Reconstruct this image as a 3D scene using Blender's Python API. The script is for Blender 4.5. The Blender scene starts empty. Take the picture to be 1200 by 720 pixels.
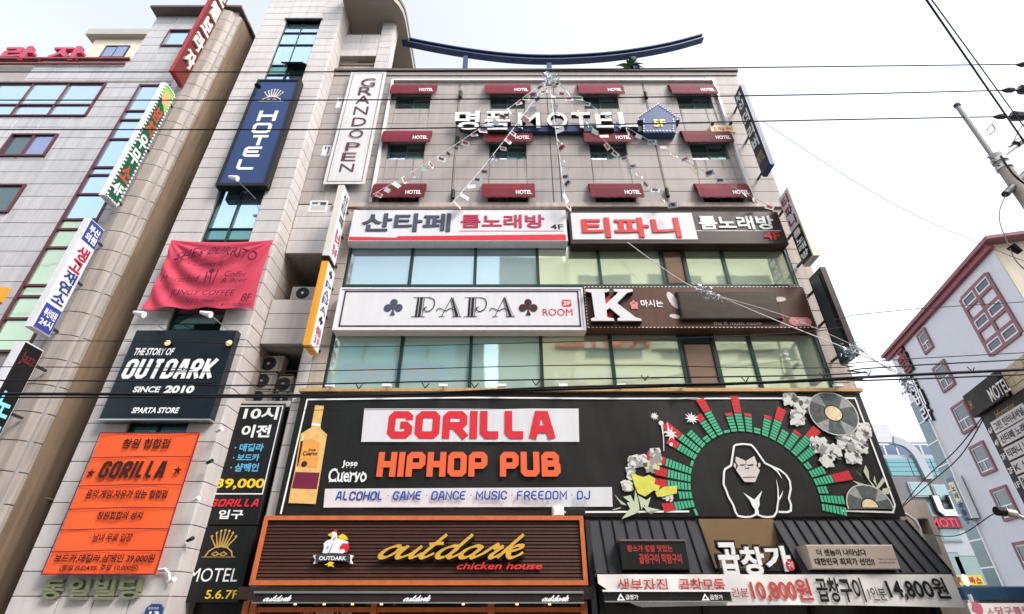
import bpy, math, random
from math import radians, tan, atan, sin, cos, pi
from mathutils import Vector, geometry

# ------------------------------------------------------------------ camera, world, sun
S = bpy.context.scene
F, CX, TH, CAMZ, CAMY = 590.0, 592.0, radians(30.8), 1.6, -14.0
cam = bpy.data.cameras.new('camera'); camo = bpy.data.objects.new('camera', cam)
S.collection.objects.link(camo); S.camera = camo
camo.location = (0, CAMY, CAMZ); camo.rotation_euler = (pi/2 + TH, 0, 0)
cam.sensor_width = 36; cam.lens = F/1200*36; cam.shift_x = (600-CX)/1200; cam.clip_end = 3000
W = bpy.data.worlds.new('World'); S.world = W; W.use_nodes = True
nt = W.node_tree; sky = nt.nodes.new('ShaderNodeTexSky'); sky.sky_type = 'NISHITA'; sky.sun_disc = False
SUN_EL, SUN_AZ = radians(48), radians(128)          # azimuth from +Y (the way the camera looks) towards +X
sky.sun_elevation = SUN_EL; sky.sun_rotation = SUN_AZ; sky.air_density = 1.0; sky.dust_density = 2.0; sky.ozone_density = 1.0
hs = nt.nodes.new('ShaderNodeHueSaturation'); hs.inputs['Saturation'].default_value = .3
nt.links.new(sky.outputs[0], hs.inputs['Color']); nt.links.new(hs.outputs[0], nt.nodes['Background'].inputs[0]); nt.nodes['Background'].inputs[1].default_value = 0.15
sl = bpy.data.lights.new('sun', 'SUN'); sl.energy = 1.15; sl.angle = radians(20); sl.color = (1, .93, .86)
so = bpy.data.objects.new('sun', sl); S.collection.objects.link(so)
sdir = Vector((sin(SUN_AZ)*cos(SUN_EL), cos(SUN_AZ)*cos(SUN_EL), sin(SUN_EL)))
so.rotation_euler = sdir.to_track_quat('Z', 'Y').to_euler(); so.location = (0, 0, 60)
S.view_settings.view_transform = 'Standard'; S.view_settings.look = 'None'
S.view_settings.exposure = 1.68; S.view_settings.gamma = 1.0
random.seed(7)

# ------------------------------------------------------------------ geometry helpers
CT, ST = cos(TH), sin(TH)
def proj(v):
    x, y, z = v[0], v[1]-CAMY, v[2]-CAMZ
    zc = y*CT + z*ST; yc = z*CT - y*ST
    if zc < .1: return (-9999, -9999)
    return (CX + F*x/zc, 360 - F*yc/zc)
class Plane:                       # a vertical plane: u runs along it, n points out of it towards the viewer
    def __init__(s, ox=0, oy=0, a=0):
        s.o = (ox, oy); s.u = (cos(a), sin(a)); s.n = (sin(a), -cos(a))
    def p(s, u, z, n=0): return (s.o[0]+s.u[0]*u+s.n[0]*n, s.o[1]+s.u[1]*u+s.n[1]*n, z)
    def at(s, px, py, n=0):        # where the line of sight of a picture point meets the plane -> (u, z)
        dx, yc = (px-CX)/F, (360-py)/F
        d = (dx, CT-yc*ST, ST+yc*CT); o = s.p(0, 0, n)
        t = ((o[0])*s.n[0]+(o[1]-CAMY)*s.n[1])/(d[0]*s.n[0]+d[1]*s.n[1])
        X, Y, Z = d[0]*t, CAMY+d[1]*t, CAMZ+d[2]*t
        return ((X-s.o[0])*s.u[0]+(Y-s.o[1])*s.u[1], Z)
    def box(s, x0, y0, x1, y1, n=0, ref=None):   # picture box (x at height ref) -> u0,u1,z0,z1
        ym = (y0+y1)/2 if ref is None else ref
        return (s.at(x0, ym, n)[0], s.at(x1, ym, n)[0], s.at((x0+x1)/2, y1, n)[1], s.at((x0+x1)/2, y0, n)[1])
MAIN = Plane()
TOW = Plane(0, -.8, 0)

def cham(pts, r, closed=False):
    n = len(pts); out = []
    for i, p in enumerate(pts):
        if not closed and i in (0, n-1): out.append(p); continue
        a, b = pts[i-1], pts[(i+1) % n]
        for q in (a, b):
            L = math.hypot(q[0]-p[0], q[1]-p[1]); k = min(r, L*.45)/L
            out.append((p[0]+(q[0]-p[0])*k, p[1]+(q[1]-p[1])*k))
    return out
def catmull(pts, k=5):
    out = []; n = len(pts)
    for i in range(n-1):
        p0, p1, p2, p3 = pts[max(i-1, 0)], pts[i], pts[i+1], pts[min(i+2, n-1)]
        for j in range(k):
            t = j/k
            out.append(tuple(.5*(2*b+(c-a)*t+(2*a-5*b+4*c-d)*t*t+(3*b-a-3*c+d)*t**3) for a, b, c, d in zip(p0, p1, p2, p3)))
    out.append(pts[-1]); return out
def circ(cx, cz, rx, rz=None, k=24, a0=0, a1=2*pi):
    rz = rx if rz is None else rz
    full = abs(a1-a0) > 6.28
    return [(cx+rx*cos(a0+(a1-a0)*i/(k if full else k-1)), cz+rz*sin(a0+(a1-a0)*i/(k if full else k-1))) for i in range(k)]

class MB:
    def __init__(s): s.v = []; s.f = []
    def add(s, vs, fs):
        b = len(s.v); s.v += [tuple(v) for v in vs]; s.f += [tuple(b+i for i in f) for f in fs]; return s
    def hexa(s, c):                # 8 corners: bottom ring then top ring
        return s.add(c, [(0,3,2,1),(4,5,6,7),(0,1,5,4),(1,2,6,5),(2,3,7,6),(3,0,4,7)])
    def box(s, x0, x1, y0, y1, z0, z1):
        return s.hexa([(x0,y0,z0),(x1,y0,z0),(x1,y1,z0),(x0,y1,z0),(x0,y0,z1),(x1,y0,z1),(x1,y1,z1),(x0,y1,z1)])
    def pbox(s, P, u0, u1, z0, z1, n0, n1):
        return s.hexa([P.p(u0,z0,n1),P.p(u1,z0,n1),P.p(u1,z0,n0),P.p(u0,z0,n0),P.p(u0,z1,n1),P.p(u1,z1,n1),P.p(u1,z1,n0),P.p(u0,z1,n0)])
    def bevbox(s, P, u0, u1, z0, z1, n0, n1, b=.02):   # box with a chamfered front edge
        s.pbox(P, u0, u1, z0, z1, n0, n1-b)
        a = [P.p(u0,z0,n1-b),P.p(u1,z0,n1-b),P.p(u1,z1,n1-b),P.p(u0,z1,n1-b)]
        c = [P.p(u0+b,z0+b,n1),P.p(u1-b,z0+b,n1),P.p(u1-b,z1-b,n1),P.p(u0+b,z1-b,n1)]
        return s.add(a+c, [(4,5,6,7),(0,1,5,4),(1,2,6,5),(2,3,7,6),(3,0,4,7)])
    def poly(s, P, pts, n, n0=None):
        tri = geometry.tessellate_polygon([[Vector((a, b, 0)) for a, b in pts]])
        vs = [P.p(a, b, n) for a, b in pts]; s.add(vs, [tuple(t) for t in tri])
        if n0 is not None:
            k = len(pts); s.add([P.p(a, b, n0) for a, b in pts]+vs, [(i, (i+1) % k, k+(i+1) % k, k+i) for i in range(k)])
        return s
    def ribbon(s, P, pts, w, n, n0=None, closed=False):    # w: number or list
        k = len(pts); L = []; R = []
        for i, p in enumerate(pts):
            a = pts[i-1] if (i > 0 or closed) else p; b = pts[(i+1) % k] if (i < k-1 or closed) else p
            d1 = Vector((p[0]-a[0], p[1]-a[1])); d2 = Vector((b[0]-p[0], b[1]-p[1]))
            if d1.length < 1e-9: d1 = d2
            if d2.length < 1e-9: d2 = d1
            if d1.length < 1e-9: d1 = d2 = Vector((1, 0))
            d1.normalize(); d2.normalize(); m = d1+d2
            if m.length < .2: m = d2.copy()
            m.normalize(); c = max(.5, m.dot(d2)); h = (w[i] if isinstance(w, list) else w)/2/c
            L.append((p[0]-m.y*h, p[1]+m.x*h)); R.append((p[0]+m.y*h, p[1]-m.x*h))
        rp = .00012
        vs = [P.p(a, b, n+i*rp) for i, (a, b) in enumerate(L)]+[P.p(a, b, n+i*rp) for i, (a, b) in enumerate(R)]
        rng = range(k if closed else k-1)
        fs = [(i, k+i, k+(i+1) % k, (i+1) % k) for i in rng]
        if n0 is not None:
            vs += [P.p(a, b, n0) for a, b in L]+[P.p(a, b, n0) for a, b in R]
            fs += [(i, (i+1) % k, 2*k+(i+1) % k, 2*k+i) for i in rng]+[(k+(i+1) % k, k+i, 3*k+i, 3*k+(i+1) % k) for i in rng]
            if not closed: fs += [(0, 2*k, 3*k, k), (k-1, 2*k-1, 4*k-1, 3*k-1)]
        return s.add(vs, fs)
    def tube(s, pts, r, k=6, cap=True):
        pts = [Vector(p) for p in pts]; n = len(pts); b = len(s.v); rr = r if isinstance(r, list) else [r]*n
        for i, p in enumerate(pts):
            d = (pts[min(i+1, n-1)]-pts[max(i-1, 0)]).normalized()
            up = Vector((0, 0, 1)) if abs(d.z) < .9 else Vector((1, 0, 0))
            a = d.cross(up).normalized(); c = a.cross(d)
            for j in range(k):
                t = 2*pi*j/k; s.v.append(tuple(p+(a*cos(t)+c*sin(t))*rr[i]))
        for i in range(n-1):
            for j in range(k): s.f.append((b+i*k+j, b+i*k+(j+1) % k, b+(i+1)*k+(j+1) % k, b+(i+1)*k+j))
        if cap: s.f.append(tuple(b+j for j in range(k))[::-1]); s.f.append(tuple(b+(n-1)*k+j for j in range(k)))
        return s

def mesh(name, v, f, m, smooth=False):
    me = bpy.data.meshes.new(name); me.from_pydata(v, [], f); me.update()
    if m: me.materials.append(m)
    if smooth: me.polygons.foreach_set('use_smooth', [True]*len(me.polygons))
    return me
def props(o, label=None, cat=None, group=None, kind=None):
    for k, x in (('label', label), ('category', cat), ('group', group), ('kind', kind)):
        if x: o[k] = x
class Thing:
    def __init__(s, name, label, cat, loc=(0, 0, 0), group=None, kind=None):
        s.o = bpy.data.objects.new(name, None); S.collection.objects.link(s.o); s.o.location = loc
        s.o.empty_display_size = .3; s.l = Vector(loc); props(s.o, label, cat, group, kind)
    def part(s, name, mb, m, parent=None, label=None, kind=None, smooth=False):
        lx, ly, lz = s.l
        o = bpy.data.objects.new(name, mesh(name, [(x-lx, y-ly, z-lz) for x, y, z in mb.v], mb.f, m, smooth))
        S.collection.objects.link(o); o.parent = parent or s.o; props(o, label, None, None, kind); return o
    def inst(s, name, me, loc, parent=None):
        o = bpy.data.objects.new(name, me); S.collection.objects.link(o); o.parent = parent or s.o
        o.location = Vector(loc)-s.l; return o
def solo(name, mb, m, label, cat, loc=(0, 0, 0), group=None, kind=None, smooth=False):
    o = bpy.data.objects.new(name, mesh(name, [(x-loc[0], y-loc[1], z-loc[2]) for x, y, z in mb.v], mb.f, m, smooth))
    S.collection.objects.link(o); o.location = loc; props(o, label, cat, group, kind); return o
def copy_tree(o, parent=None):
    c = o.copy(); S.collection.objects.link(c); c.parent = parent
    for ch in list(o.children): copy_tree(ch, c)
    return c

# ------------------------------------------------------------------ materials
MC = {}
def M(name, col, rough=.6, metal=0, var=.12, scale=2.5, bump=0, bscale=40, streak=0, per=0, emit=0, spec=.2, coat=0, emcol=None):
    if name in MC: return MC[name]
    m = bpy.data.materials.new(name); m.use_nodes = True; t = m.node_tree; N = t.nodes; Lk = t.links; b = N['Principled BSDF']
    b.inputs['Roughness'].default_value = rough; b.inputs['Metallic'].default_value = metal
    b.inputs['Specular IOR Level'].default_value = spec; b.inputs['Coat Weight'].default_value = coat
    geo = N.new('ShaderNodeNewGeometry')
    no = N.new('ShaderNodeTexNoise'); no.inputs['Scale'].default_value = scale; no.inputs['Detail'].default_value = 6
    Lk.new(geo.outputs['Position'], no.inputs['Vector'])
    def math_(op, a, bb, c=None):
        n = N.new('ShaderNodeMath'); n.operation = op
        for i, x in enumerate((a, bb, c)):
            if x is None: continue
            if isinstance(x, (int, float)): n.inputs[i].default_value = x
            else: Lk.new(x, n.inputs[i])
        return n.outputs[0]
    val = math_('MULTIPLY_ADD', no.outputs['Fac'], 2*var, 1-var)
    if streak:
        mp = N.new('ShaderNodeMapping'); mp.inputs['Scale'].default_value = (3.2, 3.2, .22); Lk.new(geo.outputs['Position'], mp.inputs[0])
        n2 = N.new('ShaderNodeTexNoise'); n2.inputs['Scale'].default_value = 1.6; n2.inputs['Detail'].default_value = 5; Lk.new(mp.outputs[0], n2.inputs['Vector'])
        r = N.new('ShaderNodeMapRange'); r.inputs[1].default_value = .42; r.inputs[2].default_value = .75; r.inputs[3].default_value = 1; r.inputs[4].default_value = 1-streak
        Lk.new(n2.outputs['Fac'], r.inputs[0]); val = math_('MULTIPLY', val, r.outputs[0])
    if per:
        oi = N.new('ShaderNodeObjectInfo'); val = math_('MULTIPLY', val, math_('MULTIPLY_ADD', oi.outputs['Random'], 2*per, 1-per))
    mx = N.new('ShaderNodeVectorMath'); mx.operation = 'SCALE'; mx.inputs[0].default_value = col; Lk.new(val, mx.inputs['Scale'])
    Lk.new(mx.outputs[0], b.inputs['Base Color'])
    if bump:
        n3 = N.new('ShaderNodeTexNoise'); n3.inputs['Scale'].default_value = bscale; n3.inputs['Detail'].default_value = 4; Lk.new(geo.outputs['Position'], n3.inputs['Vector'])
        bp = N.new('ShaderNodeBump'); bp.inputs['Strength'].default_value = bump; bp.inputs['Distance'].default_value = .02
        Lk.new(n3.outputs['Fac'], bp.inputs['Height']); Lk.new(bp.outputs[0], b.inputs['Normal'])
    rn = math_('MULTIPLY_ADD', no.outputs['Fac'], .2, max(rough-.1, .02)); 
    if rough > .15: Lk.new(rn, b.inputs['Roughness'])
    if emit:
        b.inputs['Emission Color'].default_value = (*(emcol or col), 1); b.inputs['Emission Strength'].default_value = emit
    MC[name] = m; return m
TILE = M('cream stone cladding', (.52, .485, .475), .5, var=.08, streak=.14, per=.05, bump=.15, bscale=18)
TILEJ = M('dark cladding joint', (.33, .30, .285), .8)
TILEL = M('grey white stone cladding', (.47, .46, .475), .5, var=.08, streak=.2, per=.06, bump=.15, bscale=18)
TILEB = M('warm beige stone cladding', (.41, .35, .31), .55, var=.14, streak=.3, per=.07, bump=.2, bscale=14)
PANEL = M('taupe grey cladding panel', (.345, .308, .296), .55, var=.05, scale=1.2, streak=.13, per=.035, bump=.08, bscale=12)
PANELJ = M('taupe joint', (.235, .21, .205), .8)
BROWN = M('bare brown render', (.22, .16, .11), .8, var=.3, scale=.8, streak=.5, bump=.3, bscale=8)
MAROON = M('maroon awning canvas', (.14, .010, .020), .7, var=.25, scale=2.2, streak=.2, per=.16, spec=.2, bump=.15, bscale=30)
WHITE = M('white print', (.8, .8, .8), .5, var=.03)
WHITEB = M('white sign face', (.655, .645, .675), .45, var=.05, scale=1.1, streak=.08)
BLACK = M('black print', (.012, .011, .012), .6, var=.1, spec=.25)
BLACKS = M('black sign face', (.012, .012, .013), .4, var=.3, scale=1.3, streak=.3, spec=.3)
NAVY = M('navy painted steel', (.035, .055, .13), .4, var=.2, streak=.2)
NAVYS = M('navy sign face', (.05, .085, .2), .35, var=.12)
RED = M('red print', (.62, .03, .045), .5, var=.05)
ORANGE = M('orange print', (.75, .13, .05), .5, var=.05)
BLUEP = M('blue print', (.03, .07, .32), .5, var=.05)
CYANP = M('cyan print', (.12, .42, .68), .5, var=.05)
YEL = M('yellow print', (.78, .55, .03), .5, var=.05)
GOLD = M('gold letters', (.8, .45, .08), .35, metal=.3, var=.08)
GREENP = M('mint green print', (.07, .42, .24), .5, var=.08)
DGREY = M('dark grey metal', (.05, .05, .055), .45, metal=.4, var=.2, streak=.2)
SILVER = M('silver metal', (.6, .6, .6), .3, metal=.9, var=.1)
PIPEW = M('white downpipe', (.68, .67, .67), .4, var=.08, streak=.12)
FRAMEW = M('white window frame', (.7, .7, .72), .4, var=.05)
FRAMET = M('teal grey window frame', (.10, .16, .16), .4, var=.15)
FRAMED = M('dark green mullion', (.022, .045, .042), .4, metal=.3, var=.2)
FRAMER = M('maroon window frame', (.11, .035, .045), .45, var=.2)
PINKT = M('dusty pink trim', (.27, .12, .135), .6, var=.12, streak=.15)
PWALL = M('pale lilac wall', (.63, .63, .665), .75, var=.05, scale=.8, streak=.04, bump=.12, bscale=20)
SOFFIT = M('olive grey soffit', (.30, .27, .23), .7, var=.12)
CREAM = M('cream render', (.62, .55, .44), .7, var=.08, streak=.15)
WOODO = M('orange stained wood', (.56, .15, .05), .4, var=.2, scale=6, streak=.15)
PLANKM = M('dark brown plank', (.055, .02, .013), .5, var=.3, scale=5, per=.15, bump=.1, bscale=20)
ZINC = M('slate grey standing seam metal', (.03, .031, .036), .65, metal=0, var=.18, scale=2, streak=.2, spec=.2)
CONC = M('weathered concrete', (.36, .34, .31), .8, var=.2, scale=3, streak=.3, bump=.3, bscale=30)
CABLE = M('black cable', (.012, .012, .014), .6)
def glass(name, col, rough=.03, metal=.7, wav=.02, ws=1.2):
    if name in MC: return MC[name]
    m = bpy.data.materials.new(name); m.use_nodes = True; t = m.node_tree; b = t.nodes['Principled BSDF']
    b.inputs['Base Color'].default_value = (*col, 1); b.inputs['Metallic'].default_value = metal; b.inputs['Roughness'].default_value = rough
    g = t.nodes.new('ShaderNodeNewGeometry'); n = t.nodes.new('ShaderNodeTexNoise'); n.inputs['Scale'].default_value = ws; n.inputs['Detail'].default_value = 1
    bp = t.nodes.new('ShaderNodeBump'); bp.inputs['Strength'].default_value = .5; bp.inputs['Distance'].default_value = wav
    t.links.new(g.outputs['Position'], n.inputs['Vector']); t.links.new(n.outputs['Fac'], bp.inputs['Height']); t.links.new(bp.outputs[0], b.inputs['Normal'])
    MC[name] = m; return m
GLASS = glass('teal mirror glass', (.36, .47, .50), metal=.65, wav=.005, ws=.8)
GLASSB = glass('blue mirror glass', (.50, .68, .86), metal=.85, wav=.01)
GLASSY = glass('painted reflection glass', (.80, .88, .68), metal=.72, wav=.006, ws=.8)  # reflected brightness of the cream buildings opposite is put into this tint
GLASST = glass('pale teal glass', (.48, .64, .60), metal=.5, wav=.006, ws=.8)  # paler, more diffuse teal for the left panes of the lower band
GLASSD = glass('dark window glass', (.10, .15, .16), .05, .6)
GLASSM = glass('motel window glass', (.62, .76, .84), .05, .9)
GLASSG = glass('green motel glass', (.12, .22, .19), .1, .5)

# ------------------------------------------------------------------ text
TCU = bpy.data.curves.new('lettering', 'FONT'); TCU.resolution_u = 3; TOB = bpy.data.objects.new('t', TCU); TC = {}
def glyphs(s, bold=0., spacing=1.):
    k = (s, bold, spacing)
    if k not in TC:
        TCU.body = s; TCU.offset = bold; TCU.space_character = spacing
        me = TOB.to_mesh(); vs = [(v.co.x, v.co.y) for v in me.vertices]; fs = [tuple(p.vertices) for p in me.polygons]
        TOB.to_mesh_clear()
        x0 = min(v[0] for v in vs); x1 = max(v[0] for v in vs); y0 = min(v[1] for v in vs); y1 = max(v[1] for v in vs)
        TC[k] = ([((x-x0)/(x1-x0), (y-y0)/(y1-y0)) for x, y in vs], fs)
    return TC[k]
def lay(mb, P, s, b, n, bold=.018, shear=0., depth=0, warp=None, nf=None):     # b = (u0,u1,z0,z1)
    vs, fs = glyphs(s, bold); u0, u1, z0, z1 = b; w, h = u1-u0, z1-z0
    pts = []
    for x, y in vs:
        U, Z = u0+x*w+shear*h*(y-.5), z0+y*h
        if warp: U, Z = warp(x, y, U, Z)
        pts.append((U, Z))
    nn = (lambda a, c: n+nf(a, c)) if nf else (lambda a, c: n)
    mb.add([P.p(a, c, nn(a, c)) for a, c in pts], fs)
    if depth:
        ed = {}
        for f in fs:
            for i in range(len(f)):
                e = (f[i], f[(i+1) % len(f)]); ed[e] = 1
        fr = [e for e in ed if (e[1], e[0]) not in ed]
        # the curve mesh holds doubled border points: side walls are built from every open edge
        key = {}
        cnt = {}
        for e in fr:
            a = (round(vs[e[0]][0], 5), round(vs[e[0]][1], 5)); c = (round(vs[e[1]][0], 5), round(vs[e[1]][1], 5))
            cnt[(a, c)] = e
        for (a, c), e in cnt.items():
            if (c, a) in cnt: continue
            p, q = pts[e[0]], pts[e[1]]
            mb.add([P.p(*p, n), P.p(*q, n), P.p(*q, n-depth), P.p(*p, n-depth)], [(0, 1, 2, 3)])
    return mb
def put(T, P, s, px, n, m, parent=None, bold=.018, shear=0., depth=0, warp=None, nf=None, name='lettering', label=None):
    b = P.box(*px, n=n); return T.part(name, lay(MB(), P, s, b, n, bold, shear, depth, warp, nf), m, parent, label)
# block letters drawn as strokes, on a unit cell
G = {'A': [[(0,0),(.3,1),(.7,1),(1,0)],[(.12,.28),(.88,.28)]],'B':[[(0,0),(0,1),(.92,1),(.92,.53),(0,.53)],[(.5,.53),(1,.53),(1,0),(0,0)]],
'C':[[(1,.68),(1,1),(0,1),(0,0),(1,0),(1,.32)]],'D':[[(0,0),(0,1),(1,1),(1,0),(0,0),(0,.1)]],'E':[[(1,1),(0,1),(0,0),(1,0)],[(0,.5),(.85,.5)]],
'F':[[(1,1),(0,1),(0,0)],[(0,.5),(.85,.5)]],'G':[[(1,.72),(1,1),(0,1),(0,0),(1,0),(1,.48),(.5,.48)]],'H':[[(0,0),(0,1)],[(1,0),(1,1)],[(0,.5),(1,.5)]],
'I':[[(0,0),(0,1)]],'J':[[(1,1),(1,0),(0,0),(0,.35)]],'K':[[(0,0),(0,1)],[(1,1),(.3,.5),(1,0)],[(0,.5),(.3,.5)]],'L':[[(0,1),(0,0),(1,0)]],
'M':[[(0,0),(0,1),(.5,.35),(1,1),(1,0)]],'N':[[(0,0),(0,1),(1,0),(1,1)]],'O':[[(.5,0),(0,0),(0,1),(1,1),(1,0),(.5,0)]],'P':[[(0,0),(0,1),(1,1),(1,.42),(0,.42)]],
'R':[[(0,0),(0,1),(1,1),(1,.45),(0,.45)],[(.5,.45),(1,0)]],'S':[[(1,.75),(1,1),(0,1),(0,.52),(1,.48),(1,0),(0,0),(0,.25)]],'T':[[(0,1),(1,1)],[(.5,1),(.5,0)]],
'U':[[(0,1),(0,0),(1,0),(1,1)]],'0':[[(.5,0),(0,0),(0,1),(1,1),(1,0),(.5,0)]],'1':[[(0,.8),(.4,1),(.4,0)]],'2':[[(0,.75),(0,1),(1,1),(1,.55),(0,.2),(0,0),(1,0)]],
'·':[[(.0,.45),(.0,.55)]],' ':[]}
GW = {'I': .0, '·': .0, ' ': .2, 'M': 1.25, '1': .45, 'L': .85}
def block(mb, P, s, b, n, th, shear=0, wch=.62, gap=.34, r=.16, thz=None):
    u0, u1, z0, z1 = b; adv = []; x = 0
    for c in s: adv.append(x); x += GW.get(c, 1.)*wch+gap
    tot = x-gap; H = z1-z0; t = th*H; hz = H-t; k = (u1-u0-t)/tot; e = 0
    for c, a in zip(s, adv):
        for st in G.get(c, []):
            pts = [(a+p[0]*GW.get(c, 1.)*wch if GW.get(c, 1) else a, p[1]) for p in st]
            pts = [(u0+t/2+p[0]*k, z0+t/2+p[1]*hz) for p in pts]
            if len(pts) > 2 and c not in 'MNAK': pts = cham(pts, r*H)
            q = []
            for i, p in enumerate(pts):
                if i and abs(p[0]-pts[i-1][0])+abs(p[1]-pts[i-1][1]) < 1e-5: continue
                q.append(p)
            # square stroke ends reach the cap line
            if len(q) > 1:
                for i, j in ((0, 1), (-1, -2)):
                    dz = q[i][1]-q[j][1]; du = q[i][0]-q[j][0]; L = math.hypot(du, dz)
                    if abs(q[i][1]-(z0+t/2)) < 1e-4 or abs(q[i][1]-(z1-t/2)) < 1e-4:
                        if abs(dz) > abs(du)*.8: q[i] = (q[i][0]+du/L*t/2, q[i][1]+dz/L*t/2)
            q = [(a2+shear*(b2-(z0+z1)/2), b2) for a2, b2 in q]
            mb.ribbon(P, q, t, n+e); e += .0021
    return mb
def pput(T, P, s, px, n, m, th=.24, **k): return T.part('lettering', block(MB(), P, s, P.box(*px, n=n), n, th, **k), m)

def rectsub(r, h):
    x0, x1, z0, z1 = r; a0, a1, b0, b1 = h
    if a0 >= x1-.02 or a1 <= x0+.02 or b0 >= z1-.02 or b1 <= z0+.02: return [r]
    o = []
    if a0 > x0+.02: o.append((x0, a0, z0, z1))
    if a1 < x1-.02: o.append((a1, x1, z0, z1))
    c0, c1 = max(x0, a0), min(x1, a1)
    if b0 > z0+.02: o.append((c0, c1, z0, b0))
    if b1 < z1-.02: o.append((c0, c1, b1, z1))
    return o
TM = {}
def tiles(T, name, P, us, zs, m, holes=(), n=0, th=.05, gap=.016, cull=True, parent=None):
    for i in range(len(us)-1):
        for j in range(len(zs)-1):
            rs = [(us[i], us[i+1], zs[j], zs[j+1])]
            for h in holes: rs = [q for r in rs for q in rectsub(r, h)]
            for (a, b, c, d) in rs:
                if cull:
                    pp = [proj(P.p(x, z, n)) for x in (a, b) for z in (c, d)]
                    if max(p[0] for p in pp) < -5 or min(p[0] for p in pp) > 1205 or max(p[1] for p in pp) < -8 or min(p[1] for p in pp) > 760: continue
                w, h = round(b-a-gap, 3), round(d-c-gap, 3)
                if w < .03 or h < .03: continue
                k = (name, w, h, th, m.name, P.u)
                if k not in TM:
                    q = Plane(0, 0, 0); q.u, q.n = P.u, P.n; mb = MB(); e = .008
                    vs = [q.p(0,0,0),q.p(w,0,0),q.p(w,h,0),q.p(0,h,0),q.p(0,0,th-e),q.p(w,0,th-e),q.p(w,h,th-e),q.p(0,h,th-e),q.p(e,e,th),q.p(w-e,e,th),q.p(w-e,h-e,th),q.p(e,h-e,th)]
                    mb.add(vs, [(0,1,5,4),(1,2,6,5),(2,3,7,6),(3,0,4,7),(4,5,9,8),(5,6,10,9),(6,7,11,10),(7,4,8,11),(8,9,10,11)])
                    TM[k] = mesh(name, mb.v, mb.f, m)
                T.inst(name, TM[k], P.p(a+gap/2, c+gap/2, n+random.uniform(0, .006)), parent)
def steps(a, b, s):
    k = max(1, round((b-a)/s)); return [a+(b-a)*i/k for i in range(k+1)]
def cloth(P, b, n, nx, nz, fn, back=.01, sag=0., pinch=0.):       # a hung sheet with folds and a real back
    u0, u1, z0, z1 = b; mb = MB()
    for side in (0, 1):
        vs = []
        for j in range(nz+1):
            for i in range(nx+1):
                a, c = i/nx, j/nz; u = u0+(u1-u0)*a; z = z0+(z1-z0)*c; vs.append(P.p(u-pinch*(a-.5)*2*sin(pi*c), z-sag*4*a*(1-a)*(c-.35)-(.25*sag*sin(a*19) if j == 0 else 0), n+fn(u, z)-side*back))
        fs = [(j*(nx+1)+i, j*(nx+1)+i+1, (j+1)*(nx+1)+i+1, (j+1)*(nx+1)+i) for j in range(nz) for i in range(nx)]
        if side: fs = [f[::-1] for f in fs]
        mb.add(vs, fs)
    return mb
exec_parts = []
# ================================================================== THE SETTING
solo('ground', MB().box(-900, 900, -900, 1400, -.5, -.004), M('street ground', (.12, .115, .11), .9, var=.2, scale=.6, bump=.3), None, None, kind='structure')
solo('road', MB().box(-200, 200, -24, -4.5, -.3, .004), M('asphalt', (.05, .05, .052), .9, var=.25, scale=5, bump=.4, bscale=90), None, None, kind='structure')
mb = MB()
for y0, y1 in ((-4.5, 0), (-28, -24)): mb.box(-200, 200, y0, y1, -.3, .13)
solo('pavement', mb, M('grey paving', (.28, .27, .26), .85, var=.15, scale=4, bump=.2), None, None, kind='structure')
mb = MB()
for i in range(-20, 21): mb.box(i*6, i*6+3, -14.3, -14.15, .004, .009)
solo('lane_marking', mb, M('road paint', (.7, .7, .68), .7, var=.2, scale=8), None, None, kind='structure')

# ================================================================== MAIN BUILDING
XL, XR, ZT = -7.6, 10.25, 22.2
bld = Thing('commercial_building', 'seven-storey building with taupe upper floors and two mirrored window bands', 'building', (1.4, 6, 0))
z4, z4b = 12.62, 10.7                        # fourth floor window band
z3, z3b = 9.06, 7.05                         # third floor window band
WL, WR = -5.4, 9.72
mb = MB()
mb.box(XL, XR, .14, 12, 14.3, ZT)             # motel floors
mb.box(-6.2, WL, .0, 12, 0, 14.3); mb.box(WR, XR, .0, 12, 0, 14.3)
mb.box(WL, WR, .0, 12, z4, 14.3); mb.box(WL, WR, .0, 12, z3, z4b); mb.box(WL, WR, .0, 12, 3.2, z3b); mb.box(WL, WR, .5, 12, z3b, z3); mb.box(WL, WR, .5, 12, z4b, z4)
mb.box(XL, -6.2, 2.6, 12, 0, 14.3)
bld.part('wall', mb, PANELJ)
bld.part('shop_wall', MB().box(-6.2, 11.05, .05, 12, 0, 3.2), CONC)
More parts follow.
